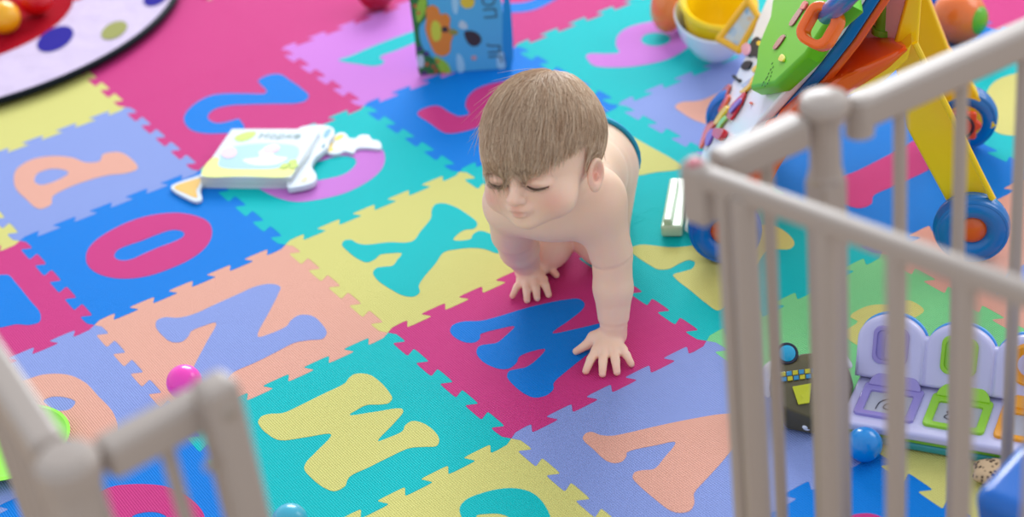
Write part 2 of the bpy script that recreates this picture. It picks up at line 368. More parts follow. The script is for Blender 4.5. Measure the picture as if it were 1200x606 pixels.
# ---------------------------------------------------------------- wooden play fence and its open gate
WOOD = mat('greige_wood', srgb(174, 160, 150), 0.36, spec=0.5, coat=0.0, bump=noise_bump(40, 0.0002))
ZT = 0.65   # height of the top of the fence
def g(x, y, z=ZT): return at(x, y, z)
def vert(bm, p, ztop, w, d, dirv, z0=-0.012, bevel=0.003, mi=0):
    dirv = np.array([dirv[0], dirv[1], 0.0]); dirv /= np.linalg.norm(dirv); n = np.array([-dirv[1], dirv[0], 0])
    box(bm, (p[0], p[1], (ztop+z0)/2), dirv, n, (0,0,1), w, d, ztop-z0, bevel, 3, mi)
def baluster(p, r, ztop, parent):
    b = bmesh.new(); lathe(b, (p[0], p[1], -0.0), (0,0,1), [(0,0.04),(r,0.04),(r,0.1),(r*1.05,0.3),(r,ztop-0.05),(r,ztop),(0,ztop)], 20)
    part('baluster', b, WOOD, parent)
# corner points of the fence line
A0 = g(838, 180); A1 = g(940, 134); B0 = g(998, 117); B1 = g(1330, -28)
K0 = g(966, 128)
HR = 0.027
def fence_panel(name_label, p, q, bals, r, hr=HR, wr=0.024, ztop=ZT, stile0=None, stile1=None, cat='play fence'):
    t = empty('play_fence', ((p[0]+q[0])/2, (p[1]+q[1])/2, -0.012), name_label, cat)
    zc = ztop-hr/2
    b = bmesh.new(); bar(b, (p[0],p[1],zc), (q[0],q[1],zc), wr, hr, bevel=0.005); part('top_rail', b, WOOD, t)
    b = bmesh.new(); bar(b, (p[0],p[1],0.03), (q[0],q[1],0.03), wr, hr, bevel=0.005); part('bottom_rail', b, WOOD, t)
    for s in bals: baluster(s, r, zc, t)
    return t
def on_line(p, q, x):
    """point of the rail line p-q that is seen at picture column x (found by bisection)"""
    lo, hi = -0.5, 1.5
    f = lambda s: (lambda c: 600+F*c[0]/c[2])(R@(p+(q-p)*s-CAM))-x
    for _ in range(50):
        m = (lo+hi)/2
        if (f(lo) > 0) == (f(m) > 0): lo = m
        else: hi = m
    return p+(q-p)*lo
tA = fence_panel('short beige wooden fence panel between the round-capped post and the open gate', A0, A1, [on_line(A0, A1, 897)], 0.0055)
tB = fence_panel('long beige wooden fence panel right of the round-capped post, in front of the walker', B0, B1, [on_line(B0, B1, x) for x in (1055, 1128, 1202, 1270, 1322)], 0.0058)
# hinge block on the inner end of the long panel
b = bmesh.new(); dB = (B1-B0)/np.linalg.norm(B1-B0)
lathe(b, B0+dB*0.008+np.array([0,0,-0.004]), (0,0,1), [(0,0.006),(0.008,0.005),(0.012,0.001),(0.012,-0.03),(0,-0.03)], 24)
part('hinge_cap', b, WOOD, tB)
# turned post with a round cap
tP = empty('fence_post', (K0[0], K0[1], -0.012), 'beige wooden post with a round knob cap joining two fence panels', 'fence post')
b = bmesh.new()
vert(b, K0, ZT-0.062, 0.026, 0.026, A1-A0, bevel=0.004)
part('post_shaft', b, WOOD, tP)
b = bmesh.new(); lathe(b, (K0[0], K0[1], ZT-0.066), (0,0,1), [(0,0),(0.013,0),(0.015,0.006),(0.013,0.012),(0.0125,0.05),(0.015,0.054),(0.015,0.06),(0,0.062)], 32); part('post_neck', b, WOOD, tP)
b = bmesh.new(); lathe(b, (K0[0], K0[1], ZT-0.004), (0,0,1), [(0,0),(0.018,0),(0.0205,0.004),(0.0205,0.010),(0.018,0.015),(0.011,0.018),(0,0.019)], 36); part('post_cap', b, WOOD, tP)
# open gate leaf swung towards the camera
G0 = g(815, 192, ZT-0.0); G1 = g(1330, 377)
dG = (G1-G0)/np.linalg.norm(G1-G0)
tG = empty('fence_gate', ((G0[0]+G1[0])/2, (G0[1]+G1[1])/2, -0.012), 'nearest beige wooden gate leaf with wide balusters, swung open towards the viewer', 'fence gate')
b = bmesh.new(); bar(b, G0+[0,0,-0.009], G1+[0,0,-0.009], 0.014, 0.018, bevel=0.004); part('top_rail', b, WOOD, tG)
b = bmesh.new(); bar(b, (G0[0],G0[1],0.03), (G1[0],G1[1],0.03), 0.014, 0.018, bevel=0.004); part('bottom_rail', b, WOOD, tG)
for x, r in ((870,0.0105),(966,0.0082),(1050,0.0078),(1133,0.0078),(1224,0.0078),(1300,0.0078)):
    p = on_line(G0, G1, x); baluster(p, r, ZT-0.012, tG)
b = bmesh.new(); p = on_line(G0, G1, 848); baluster(p, 0.0075, ZT-0.012, tG)
b = bmesh.new(); nG = np.array([-dG[1], dG[0], 0]); box(b, G0+dG*0.001+[0,0,-0.025], dG, nG, (0,0,1), 0.026, 0.018, 0.054, 0.006)
part('gate_latch_block', b, WOOD, tG)
b = bmesh.new(); lathe(b, G0+[0,0,0.001], (0,0,1), [(0,0.004),(0.005,0.0035),(0.007,0.001),(0.007,-0.002),(0,-0.002)], 20)
part('screw_cap', b, mat('pink_cap', srgb(196, 96, 110), 0.4), tG, label='dusty pink round screw cap')
# left side of the fence
L0 = g(78, 540); L1 = g(232, 458)
L0c = L0.copy(); L0 = L0+(L1-L0)/np.linalg.norm(L1-L0)*0.023
tL = fence_panel('short beige fence stub at bottom left with a square end post', L0, L1, [on_line(L0, L1, 184)], 0.0055)
b = bmesh.new(); pE = g(250, 446, ZT+0.014); vert(b, pE, ZT+0.014, 0.027, 0.027, L1-L0, bevel=0.006); part('end_post', b, WOOD, tL)
dL = (L1-L0)/np.linalg.norm(L1-L0)
nL = np.array([dL[1], -dL[0], 0]); b = bmesh.new()
lathe(b, pE+nL*0.013+[0,0,-0.02], nL, [(0,0.003),(0.004,0.002),(0.005,0)], 16); part('bolt_head', b, mat('bolt_metal', srgb(170,160,150), 0.3, metal=0.6), tL)
b = bmesh.new(); lathe(b, pE-dL*0.022+nL*0.011+[0,0,-0.052], nL, [(0,0.003),(0.004,0.002),(0.005,0)], 16)
part('bolt_head', b, mat('bolt_metal', srgb(170,160,150), 0.3, metal=0.6), tL)
tQ = empty('fence_post', (L0c[0], L0c[1], -0.012), 'thick beige corner post of the fence at the bottom left', 'fence post')
b = bmesh.new(); lathe(b, (L0c[0], L0c[1], -0.012), (0,0,1), [(0,0),(0.018,0),(0.018,ZT-0.01),(0.021,ZT-0.004),(0.021,ZT+0.012),(0.016,ZT+0.018),(0,ZT+0.02)], 32); part('post_shaft', b, WOOD, tQ)
S0 = g(56, 516); S1 = g(-60, 340)
tS = fence_panel('beige wooden fence panel running off the left edge of the photo', S0, S1, [S0+(S1-S0)*k for k in (.12,.27,.42,.57,.72,.87)], 0.006)
# ---------------------------------------------------------------- the baby: one continuous surface grown from a smooth distance field
HS = 0.0017
LO = np.array([-0.02, -0.36, -0.004]); HI = np.array([0.50, 0.20, 0.445])
NS = np.ceil((HI-LO)/HS).astype(int)+1
D = np.full(NS, 0.05, np.float32)
AX = [LO[k]+np.arange(NS[k])*HS for k in range(3)]
def region(lo, hi):
    sl = []
    for k in range(3):
        a = int(max(0, math.floor((lo[k]-LO[k])/HS))); b = int(min(NS[k], math.ceil((hi[k]-LO[k])/HS)+1)); sl.append(slice(a, max(b, a+1)))
    sl = tuple(sl)
    X = AX[0][sl[0]][:, None, None]; Y = AX[1][sl[1]][None, :, None]; Z = AX[2][sl[2]][None, None, :]
    return sl, X, Y, Z
def comb(sl, d, k, sub=False):
    a = D[sl]
    if sub:
        d = -d; h = np.maximum(k-np.abs(a-d), 0)/k; D[sl] = np.maximum(a, d)+h*h*k/4
    else:
        h = np.maximum(k-np.abs(a-d), 0)/k; D[sl] = np.minimum(a, d)-h*h*k/4
def cone(a, b, ra, rb, k=0.012):
    a = np.array(a, float); b = np.array(b, float); m = max(ra, rb)+k+0.006
    sl, X, Y, Z = region(np.minimum(a, b)-m, np.maximum(a, b)+m)
    ab = b-a; t = np.clip(((X-a[0])*ab[0]+(Y-a[1])*ab[1]+(Z-a[2])*ab[2])/(ab@ab), 0, 1)
    d = np.sqrt((X-a[0]-t*ab[0])**2+(Y-a[1]-t*ab[1])**2+(Z-a[2]-t*ab[2])**2)-(ra+(rb-ra)*t)
    comb(sl, d.astype(np.float32), k)
def ell(c, r, ax=None, k=0.012, sub=False):
    c = np.array(c, float); r = np.array(r, float); ax = np.eye(3) if ax is None else np.array(ax)
    ext = np.sqrt(((ax*r[:, None])**2).sum(0))+k+0.006
    sl, X, Y, Z = region(c-ext, c+ext)
    q = [((X-c[0])*ax[i][0]+(Y-c[1])*ax[i][1]+(Z-c[2])*ax[i][2]) for i in range(3)]
    k0 = np.sqrt(sum((q[i]/r[i])**2 for i in range(3))); k1 = np.sqrt(sum((q[i]/r[i]**2)**2 for i in range(3)))
    d = k0*(k0-1)/np.maximum(k1, 1e-6)
    comb(sl, d.astype(np.float32), k, sub)
def chain(pts, rs, k=0.01):
    for i in range(len(pts)-1): cone(pts[i], pts[i+1], rs[i], rs[i+1], k)
nrm = lambda v: np.array(v, float)/np.linalg.norm(v)
UP = np.array([0, 0, 1.0])
# torso
hip = at(670, 186, 0.136); che = at(655, 232, 0.208); mid = (hip+che)/2
FW = che-hip; FW[2] = 0; FW = nrm(FW); LF = np.array([-FW[1], FW[0], 0.0])
for s in (-1, 1):
    o = LF*0.027*s
    chain([hip+o*1.05-FW*0.005, hip+o*1.0+FW*0.04, mid+o, che+o*0.9], [0.050, 0.049, 0.046, 0.042], 0.03)
ell(mid+FW*(-0.01)-UP*0.018, (0.070, 0.058, 0.046), [FW, LF, UP], 0.03)     # round tummy
ell(che+FW*0.012-UP*0.006, (0.034, 0.054, 0.040), [FW, LF, UP], 0.03)       # chest
# legs (kneeling)
for s, kn, ft in ((-1, at(640, 286, .036), at(650, 226, .022)), (1, at(706, 282, .036), at(716, 222, .022))):
    hj = hip+LF*0.042*s-UP*0.022
    cone(hj, kn, 0.048, 0.034, 0.02); cone(kn, ft, 0.033, 0.021, 0.012); cone(ft, ft-FW*0.05+UP*-0.006, 0.018, 0.013, 0.01)
# head frame
cx_, cy_, cz_ = R[0], -R[1], -R[2]
HF = nrm(-0.41*cx_-0.43*cy_+0.80*cz_)
t_ = 0.90*cx_-0.09*cy_+0.42*cz_; HL = nrm(t_-HF*(t_@HF)); HU = np.cross(HF, HL)
HC = at(632, 167, 0.335)
HA = [HF, HL, HU]
def H(f, l, u): return HC+HF*f+HL*l+HU*u
# shoulders and arms
Ls = at(698, 234, .210); Le = at(718, 303, .122); Lw = at(719, 380, .036)
Rs = at(601, 238, .200); Re = at(601, 276, .118); Rw = at(617, 309, .036)
cone(che+LF*0.02+UP*0.008, Ls, 0.040, 0.033, 0.025); cone(che-LF*0.02+UP*0.008, Rs, 0.040, 0.033, 0.025)
cone(Ls, Le+(Ls-Le)*0.12, 0.033, 0.0275, 0.02); cone(Le+(Ls-Le)*0.05, Le+(Lw-Le)*0.45, 0.0255, 0.0248, 0.006); cone(Le+(Lw-Le)*0.45, Lw+(Le-Lw)*0.08, 0.0248, 0.0198, 0.006)
cone(Rs, Re+(Rs-Re)*0.12, 0.034, 0.0285, 0.02); cone(Re+(Rs-Re)*0.05, Re+(Rw-Re)*0.45, 0.027, 0.0262, 0.006); cone(Re+(Rw-Re)*0.45, Rw+(Re-Rw)*0.1, 0.0262, 0.0205, 0.006)
# neck
cone(H(-0.030, 0, -0.045), che+UP*0.03+FW*0.005, 0.036, 0.040, 0.022)
# hands
def hand(wr, wpx, palm, fingers, thumb):
    pc = at(palm[0], palm[1], 0.016)
    cone(wr-UP*0.012, pc, 0.0165, 0.0145, 0.006); kd = at(fingers[3][0], fingers[3][1], .012)-at(fingers[0][0], fingers[0][1], .012); kd /= np.linalg.norm(kd); kf = np.cross(UP, kd)
    ell(pc-UP*0.001, (0.0225, 0.0160, 0.0125), [kd, kf, UP], 0.006)
    for (bx, by, tx, ty, r) in fingers:
        b = at(bx, by, 0.0135); t = at(tx, ty, r*0.95); m = b+(t-b)*0.5+UP*0.0028
        cone(pc+(b-pc)*0.25, b, 0.0110, 0.0074, 0.005)
        cone(b, m, r*1.28, r*1.10, 0.002); cone(m, t, r*1.10, r*0.92, 0.0015)
    (bx, by, mx, my, tx, ty, r) = thumb
    b = at(bx, by, 0.014); m = at(mx, my, 0.010); t = at(tx, ty, r)
    cone(pc, b, 0.012, 0.0092, 0.006); cone(b, m, 0.0090, r*1.2, 0.003); cone(m, t, r*1.2, r*0.9, 0.002)
hand(Lw, None, (712, 396), [(699,411,686.5,435,0.0052), (707.5,414,706,438.5,0.0052), (720,413.5,723,436.5,0.0052), (729,410,740,427,0.0048)], (696,397,688,404,675,412,0.0053))
hand(Rw, None, (622, 317), [(611,330,600.5,347,0.0045), (617.5,333,617.5,352,0.0050), (627,332,629.5,349.5,0.0051), (636,328,643,345.5,0.0050)], (636,313,645,314,652,322.5,0.0052))
# fat creases
def ring_cut(c, ax, Rr, r, k=0.004):
    c = np.array(c); ax = nrm(ax); m = Rr+r+k+0.004
    sl, X, Y, Z = region(c-m, c+m)
    h = (X-c[0])*ax[0]+(Y-c[1])*ax[1]+(Z-c[2])*ax[2]
    rad = np.sqrt(np.maximum((X-c[0])**2+(Y-c[1])**2+(Z-c[2])**2-h*h, 0))
    comb(sl, (np.sqrt((rad-Rr)**2+h*h)-r).astype(np.float32), k, True)
ring_cut(Lw+(Le-Lw)*0.02, Le-Lw, 0.0205, 0.0022); ring_cut(Rw+(Re-Rw)*0.03, Re-Rw, 0.0212, 0.0022)
ring_cut(Le+(Ls-Le)*0.02, Ls-Le, 0.0285, 0.0014)
# head
ell(H(-0.010, 0, 0.010), (0.077, 0.0655, 0.067), HA, 0.02)
ell(H(-0.030, 0, -0.004), (0.056, 0.060, 0.056), HA, 0.02)
ell(H(0.026, 0, -0.030), (0.046, 0.051, 0.046), HA, 0.02)
ell(H(0.040, 0, 0.006), (0.032, 0.046, 0.030), HA, 0.014)       # brow
for s in (-1, 1):
    ell(H(0.038, 0.031*s, -0.050), (0.027, 0.025, 0.024), HA, 0.014)   # cheeks
    ell(H(0.076, 0.023*s, -0.020), (0.011, 0.014, 0.0085), HA, 0.010, True)   # eye hollows
ell(H(0.048, 0, -0.066), (0.020, 0.026, 0.017), HA, 0.014)      # jaw
ell(H(0.058, 0, -0.073), (0.011, 0.014, 0.010), HA, 0.009)      # chin
for s in (-1, 1):
    ell(H(0.0600, 0.0245*s, -0.0225), (0.0118, 0.0145, 0.0100), HA, 0.003)  # lids
    ell(H(0.0715, 0.0245*s, -0.0245), (0.0022, 0.0140, 0.0016), HA, 0.003, True)
cone(H(0.066, 0, -0.014), H(0.079, 0, -0.035), 0.006, 0.0062, 0.008)   # nose bridge
ell(H(0.0815, 0, -0.0375), (0.0078, 0.0082, 0.0070), HA, 0.004)
for s in (-1, 1):
    ell(H(0.0765, 0.0078*s, -0.0395), (0.0055, 0.0044, 0.0045), HA, 0.003)
    ell(H(0.0795, 0.0042*s, -0.0440), (0.0030, 0.0019, 0.0022), HA, 0.0015, True)
ell(H(0.069, 0, -0.052), (0.0095, 0.016, 0.008), HA, 0.007)     # muzzle
ell(H(0.0765, 0, -0.0515), (0.0042, 0.0110, 0.0030), HA, 0.003)
for s in (-1, 1): ell(H(0.0765, 0.004*s, -0.0505), (0.0040, 0.0045, 0.0026), HA, 0.002)
ell(H(0.0730, 0, -0.0600), (0.0046, 0.0090, 0.0034), HA, 0.003)
cone(H(0.0800, -0.010, -0.0562), H(0.0800, 0.010, -0.0562), 0.0013, 0.0013, 0.001) if False else None
ell(H(0.0795, 0, -0.0560), (0.0050, 0.0135, 0.0011), HA, 0.0018, True)
# ears
for s in (-1, 1):
    e = nrm(HF*0.30+HL*s*0.9); eu = nrm(HU*0.97-HF*0.2); ef = np.cross(e, eu); EA = [ef, e, eu]
    c = H(-0.002, 0.0665*s, -0.036)
    ell(c, (0.0140, 0.0055, 0.0200), EA, 0.004)
    ell(c+eu*0.003+e*0.0058, (0.0098, 0.0068, 0.0140), EA, 0.002, True)
    ell(c+eu*-0.002+e*0.0022-ef*0.0035*0, (0.0030, 0.0030, 0.0050), EA, 0.002)
    ell(c-eu*0.0155, (0.0066, 0.0046, 0.0062), EA, 0.003)
# neck/cheek fold stays; cut flat where the body meets the mat
def surface_nets(V, lo, h, cap=None):
    nx, ny, nz = V.shape; neg = V < 0
    c = [neg[i:nx-1+i, j:ny-1+j, k:nz-1+k] for i in (0, 1) for j in (0, 1) for k in (0, 1)]
    cnt = sum(x.astype(np.int8) for x in c); act = (cnt > 0) & (cnt < 8)
    I = np.argwhere(act); idx = np.full(act.shape, -1, np.int32); idx[act] = np.arange(len(I))
    cs = [(i, j, k) for i in (0, 1) for j in (0, 1) for k in (0, 1)]
    val = np.stack([V[I[:, 0]+a, I[:, 1]+b, I[:, 2]+d] for a, b, d in cs], 1)
    acc = np.zeros((len(I), 3)); n = np.zeros(len(I))
    for p in range(8):
        for q in range(p+1, 8):
            df = [cs[q][m]-cs[p][m] for m in range(3)]
            if sum(abs(x) for x in df) != 1: continue
            a, b = val[:, p], val[:, q]; m = (a < 0) != (b < 0); t = np.where(m, a/np.where(m, a-b, 1), 0)
            for ax in range(3): acc[:, ax] += np.where(m, cs[p][ax]+t*df[ax], 0)
            n += m
    P = lo+(I+acc/n[:, None])*h
    faces = []
    for ax in range(3):
        s0 = [slice(None)]*3; s1 = [slice(None)]*3; s0[ax] = slice(0, -1); s1[ax] = slice(1, None)
        a = neg[tuple(s0)]; b = neg[tuple(s1)]; E = np.argwhere(a != b)
        u, v = [(1, 2), (2, 0), (0, 1)][ax]
        ok = (E[:, u] > 0) & (E[:, v] > 0) & (E[:, u] < V.shape[u]-1) & (E[:, v] < V.shape[v]-1); E = E[ok]
        fl = a[tuple(E.T)]
        def at_(du, dv):
            Q = E.copy(); Q[:, u] -= du; Q[:, v] -= dv; return idx[tuple(Q.T)]
        q = np.stack([at_(0, 0), at_(1, 0), at_(1, 1), at_(0, 1)], 1)
        q[~fl] = q[~fl][:, ::-1]; faces.append(q)
    return P, np.concatenate(faces)
def np_mesh(name, P, Fc):
    me = bpy.data.meshes.new(name); me.vertices.add(len(P)); me.vertices.foreach_set('co', P.astype(np.float32).ravel())
    k = Fc.shape[1]; me.loops.add(len(Fc)*k); me.loops.foreach_set('vertex_index', Fc.astype(np.int32).ravel())
    me.polygons.add(len(Fc)); me.polygons.foreach_set('loop_start', np.arange(0, len(Fc)*k, k, dtype=np.int32)); me.polygons.foreach_set('loop_total', np.full(len(Fc), k, np.int32))
    me.update(); me.validate(); return me
Zg = AX[2][None, None, :]
body = np.maximum(D, (0.0006-Zg).astype(np.float32))
BP, BF = surface_nets(body, LO, HS)
# light smoothing
def smooth_pts(P, Fc, it=2, lam=0.5):
    E = np.concatenate([Fc[:, [0, 1]], Fc[:, [1, 2]], Fc[:, [2, 3]], Fc[:, [3, 0]]]); E = np.concatenate([E, E[:, ::-1]])
    cnt = np.bincount(E[:, 0], minlength=len(P))[:, None]
    for _ in range(it):
        S = np.stack([np.bincount(E[:, 0], weights=P[E[:, 1], m], minlength=len(P)) for m in range(3)], 1)
        P = P+(S/np.maximum(cnt, 1)-P)*lam
    return P
BP = smooth_pts(BP, BF, 2)
me = np_mesh('body', BP, BF)
# skin tone: flushed cheeks, lips, nose, ears, finger tips
base = np.array(srgb(255, 213, 188)[:3]); red = np.array(srgb(222, 138, 122)[:3])
colr = np.tile(base, (len(BP), 1))
def blush(c, r, a, col=red):
    global colr
    d = np.linalg.norm(BP-np.array(c), axis=1); wgt = (a*np.exp(-(d/r)**2))[:, None]; colr = colr*(1-wgt)+np.array(col)*wgt
for s in (-1, 1): blush(H(0.06, 0.036*s, -0.046), 0.016, 0.42)
blush(H(0.083, 0, -0.038), 0.008, 0.30); blush(H(0.0785, 0, -0.056), 0.0085, 0.45, srgb(200, 96, 92)[:3])
for s in (-1, 1):
    blush(H(-0.002, 0.069*s, -0.034), 0.012, 0.6); blush(H(0.070, 0.022*s, -0.021), 0.009, 0.18)
for (x, y) in ((686,435),(706,438),(723,436),(740,427),(675,412),(600,347),(617,352),(629,349),(643,345),(652,322)): blush(at(x, y, 0.005), 0.007, 0.35)
blush(Le, 0.022, 0.12); blush(Re, 0.022, 0.12)
ca = me.color_attributes.new('skin', 'FLOAT_COLOR', 'POINT'); ca.data.foreach_set('color', np.concatenate([colr, np.ones((len(colr), 1))], 1).astype(np.float32).ravel())
def skin_bump(nt, b):
    tc = nt.nodes.new('ShaderNodeTexCoord'); n = nt.nodes.new('ShaderNodeTexNoise'); n.inputs['Scale'].default_value = 260; n.inputs['Detail'].default_value = 3
    nt.links.new(tc.outputs['Object'], n.inputs['Vector']); bp = nt.nodes.new('ShaderNodeBump'); bp.inputs['Distance'].default_value = 0.00012
    nt.links.new(n.outputs['Fac'], bp.inputs['Height']); nt.links.new(bp.outputs[0], b.inputs['Normal'])
SKIN = mat('skin', srgb(255, 213, 188), 0.48, spec=0.4, sss=0.35, attr='skin', bump=skin_bump)
baby = link_mesh('baby', me, SKIN, None)
tag(baby, 'crawling baby with wispy blond hair and bare back, hands flat on the magenta mat tile', 'person')
recenter(baby)
# swim nappy: the body field swollen a little behind a waist plane
WP = hip-FW*0.020; WN = nrm(-FW*0.96+UP*0.10)
X, Y, Z = AX[0][:, None, None], AX[1][None, :, None], AX[2][None, None, :]
wd = ((X-WP[0])*WN[0]+(Y-WP[1])*WN[1]+(Z-WP[2])*WN[2]).astype(np.float32)
legz = (0.085-Z).astype(np.float32)
nap = np.maximum(np.maximum(D-0.0045, -wd), legz+0*wd)
i0 = int((0.24-LO[0])/HS)
NP_, NF = surface_nets(nap[i0:], LO+np.array([i0*HS, 0, 0]), HS)
NP_ = smooth_pts(NP_, NF, 3)
def nappy_tex(nt, b):
    tc = nt.nodes.new('ShaderNodeTexCoord'); v = nt.nodes.new('ShaderNodeTexVoronoi'); v.inputs['Scale'].default_value = 38
    r = nt.nodes.new('ShaderNodeValToRGB'); r.color_ramp.elements[0].color = srgb(170, 226, 232); r.color_ramp.elements[0].position = .22; r.color_ramp.elements[1].color = srgb(28, 148, 178); r.color_ramp.elements[1].position = .3
    nt.links.new(tc.outputs['Object'], v.inputs['Vector']); nt.links.new(v.outputs['Distance'], r.inputs[0]); nt.links.new(r.outputs[0], b.inputs['Base Color'])
link_mesh('swim_nappy', np_mesh('nap', NP_, NF), mat('nappy', srgb(30, 150, 180), 0.7, bump=nappy_tex), baby)['label'] = 'turquoise patterned swim nappy'
wb = np.maximum(np.maximum(np.abs(D-0.004)-0.0028, np.abs(wd-0.003)-0.0055), legz)
NP2, NF2 = surface_nets(wb[i0:].astype(np.float32), LO+np.array([i0*HS, 0, 0]), HS)
link_mesh('nappy_waistband', np_mesh('wb', smooth_pts(NP2, NF2, 2), NF2), mat('nappy_band', srgb(24, 160, 204), 0.6), baby)['label'] = 'darker teal waistband'
# eyes: dark sliver between lids, lashes, brows
for s in (-1, 1):
    b = bmesh.new()
    def lid(k): return H(0.0722-0.0050*k*k-(0.0022 if s*k > 0 else 0)*abs(k), 0.0245*s+0.0135*k, -0.0243-0.0020*(1-k*k))
    tube(b, [lid(k) for k in np.linspace(-1, 1, 13)], [0.0005+0.0010*(1-abs(k)**2) for k in np.linspace(-1, 1, 13)], 6)
    for k in np.linspace(-0.9, 0.97, 22):
        p = lid(k); tube(b, [p, p+HF*0.0028-HU*0.0014+HL*0.0006*k, p+HF*0.0050-HU*0.0016+HL*0.0020*k], [0.00036, 0.00026, 0.0001], 4)
    part('eyelashes', b, mat('lash', srgb(92, 66, 52), 0.7), baby)
    b = bmesh.new()
    for k in np.linspace(-1, 1, 26):
        p = H(0.0735-0.006*k*k-(0.004 if s*k > 0 else 0)*abs(k), 0.0235*s+0.013*k, -0.0065-0.0018*k*k+rng.normal()*0.0006)
        tube(b, [p, p+HF*0.0006+HL*s*0.0022+HU*0.0003], [0.00022, 0.0001], 4)
    part('eyebrow', b, mat('brow', srgb(176, 138, 106), 0.7), baby)
# hair
RA = np.array([0.0775, 0.0660, 0.0680]); HC2 = np.array([-0.010, 0, 0.010])
def on_scalp(p, off):
    q = p/RA; q = q/np.linalg.norm(q, axis=-1, keepdims=True)
    s = q*RA; n = q/RA; n = n/np.linalg.norm(n, axis=-1, keepdims=True); return s+n*off, n
NSTR, SEG = 10000, 13
whorl = np.array([-0.036, 0.006, 0.060]); whorl = on_scalp(whorl[None], 0)[0][0]
dirs = rng.normal(size=(NSTR*4, 3)); P0, N0 = on_scalp(dirs, 0)
def hairline(P):
    f, l, u = P[:, 0], P[:, 1], P[:, 2]
    front = u > 0.010+0.10*np.maximum(f-0.03, 0)*0
    side = (np.abs(l) > 0.035)
    lim = np.where(f > 0.022, -0.002, np.where(f > -0.012, -0.026+0.9*(f+0.012), -0.040))
    return u > lim
P0 = P0[hairline(P0)][:NSTR]; n = len(P0)
length = rng.uniform(0.030, 0.062, n); ds = length/SEG
pts = np.zeros((n, SEG+1, 3)); cur = P0.copy(); lift = rng.uniform(0.0010, 0.0042, n)
clump = np.sin(P0[:, 1]*420+P0[:, 2]*160)*0.35+np.sin(P0[:, 1]*990+P0[:, 0]*500)*0.25
dd = (cur-whorl); dd /= np.linalg.norm(dd, axis=1, keepdims=True)+1e-6
down = np.array([0.25, 0.0, -1.0])
wig = rng.normal(size=(n, 3))*0.12
fringe_end = -0.020-rng.uniform(0, 0.016, n)-0.9*np.maximum(-P0[:, 1]-0.004, 0)+0.55*np.maximum(P0[:, 1]-0.004, 0)
for k in range(SEG+1):
    S, Nn = on_scalp(cur, 0.0)
    t = k/SEG; off = lift*np.minimum(1, t*3+0.15)+0.0008
    pts[:, k] = S+Nn*off[:, None]
    away = cur-whorl; away /= np.linalg.norm(away, axis=1, keepdims=True)+1e-6
    side = np.cross(Nn, away)
    d = away*(1.0-0.35*t)+down*(0.35+0.5*t)+side*(0.18*clump)[:, None]+wig
    d -= Nn*(d*Nn).sum(1, keepdims=True); d /= np.linalg.norm(d, axis=1, keepdims=True)
    low = S[:, 2] < np.where(S[:, 0] > 0.02, fringe_end, np.where(S[:, 0] > -0.015, -0.034, -0.048))
    step = np.where(low, ds*0.05, ds)
    cur = S+d*step[:, None]
# a few fly-away hairs
fly = rng.random(n) < 0.07
pts[fly] += (np.linspace(0, 1, SEG+1)[None, :, None]**2)*rng.normal(size=(fly.sum(), 1, 3))*0.008
Wp = HC[None, None]+(pts[..., 0:1]+HC2[0])*HF+(pts[..., 1:2]+HC2[1])*HL+(pts[..., 2:3]+HC2[2])*HU
def push(P, off):
    shp = P.shape; Q = P.reshape(-1, 3).copy(); off = np.broadcast_to(off, shp[:-1]).reshape(-1)
    for _ in range(3):
        G = (Q-LO)/HS; i = np.clip(np.floor(G).astype(int), 1, NS-3); fr = np.clip(G-i, 0, 1)
        def tri(ii):
            v = 0
            for a in (0, 1):
                for b in (0, 1):
                    for c in (0, 1):
                        v = v+D[ii[:, 0]+a, ii[:, 1]+b, ii[:, 2]+c]*(fr[:, 0] if a else 1-fr[:, 0])*(fr[:, 1] if b else 1-fr[:, 1])*(fr[:, 2] if c else 1-fr[:, 2])
            return v
        d0 = tri(i); g = np.stack([tri(i+np.eye(3, dtype=int)[m])-tri(i-np.eye(3, dtype=int)[m]) for m in range(3)], 1)
        g /= np.linalg.norm(g, axis=1, keepdims=True)+1e-9
        Q += g*np.clip(off-d0, 0, 0.02)[:, None]
    return Q.reshape(shp)
tt_ = np.linspace(0, 1, SEG+1)[None, :]
Wp = push(Wp, (lift[:, None]*np.minimum(1, tt_*3+0.15)+0.0006))
T = np.gradient(Wp, axis=1); T /= np.linalg.norm(T, axis=2, keepdims=True)+1e-9
A = np.cross(T, HU[None, None]); A /= np.linalg.norm(A, axis=2, keepdims=True)+1e-9; B = np.cross(T, A)
rad = (0.00030*(1-0.75*np.linspace(0, 1, SEG+1)**2))[None, :, None]
rings = np.stack([Wp+(A*math.cos(a)+B*math.sin(a))*rad for a in (0, 2*PI/3, 4*PI/3)], 2)   # n, SEG+1, 3, 3
V = rings.reshape(-1, 3); bi = (np.arange(n)*(SEG+1)*3)[:, None, None]+(np.arange(SEG)*3)[None, :, None]
q = np.stack([np.stack([bi[..., 0]+a, bi[..., 0]+(a+1) % 3, bi[..., 0]+3+(a+1) % 3, bi[..., 0]+3+a], -1) for a in range(3)], 2).reshape(-1, 4)
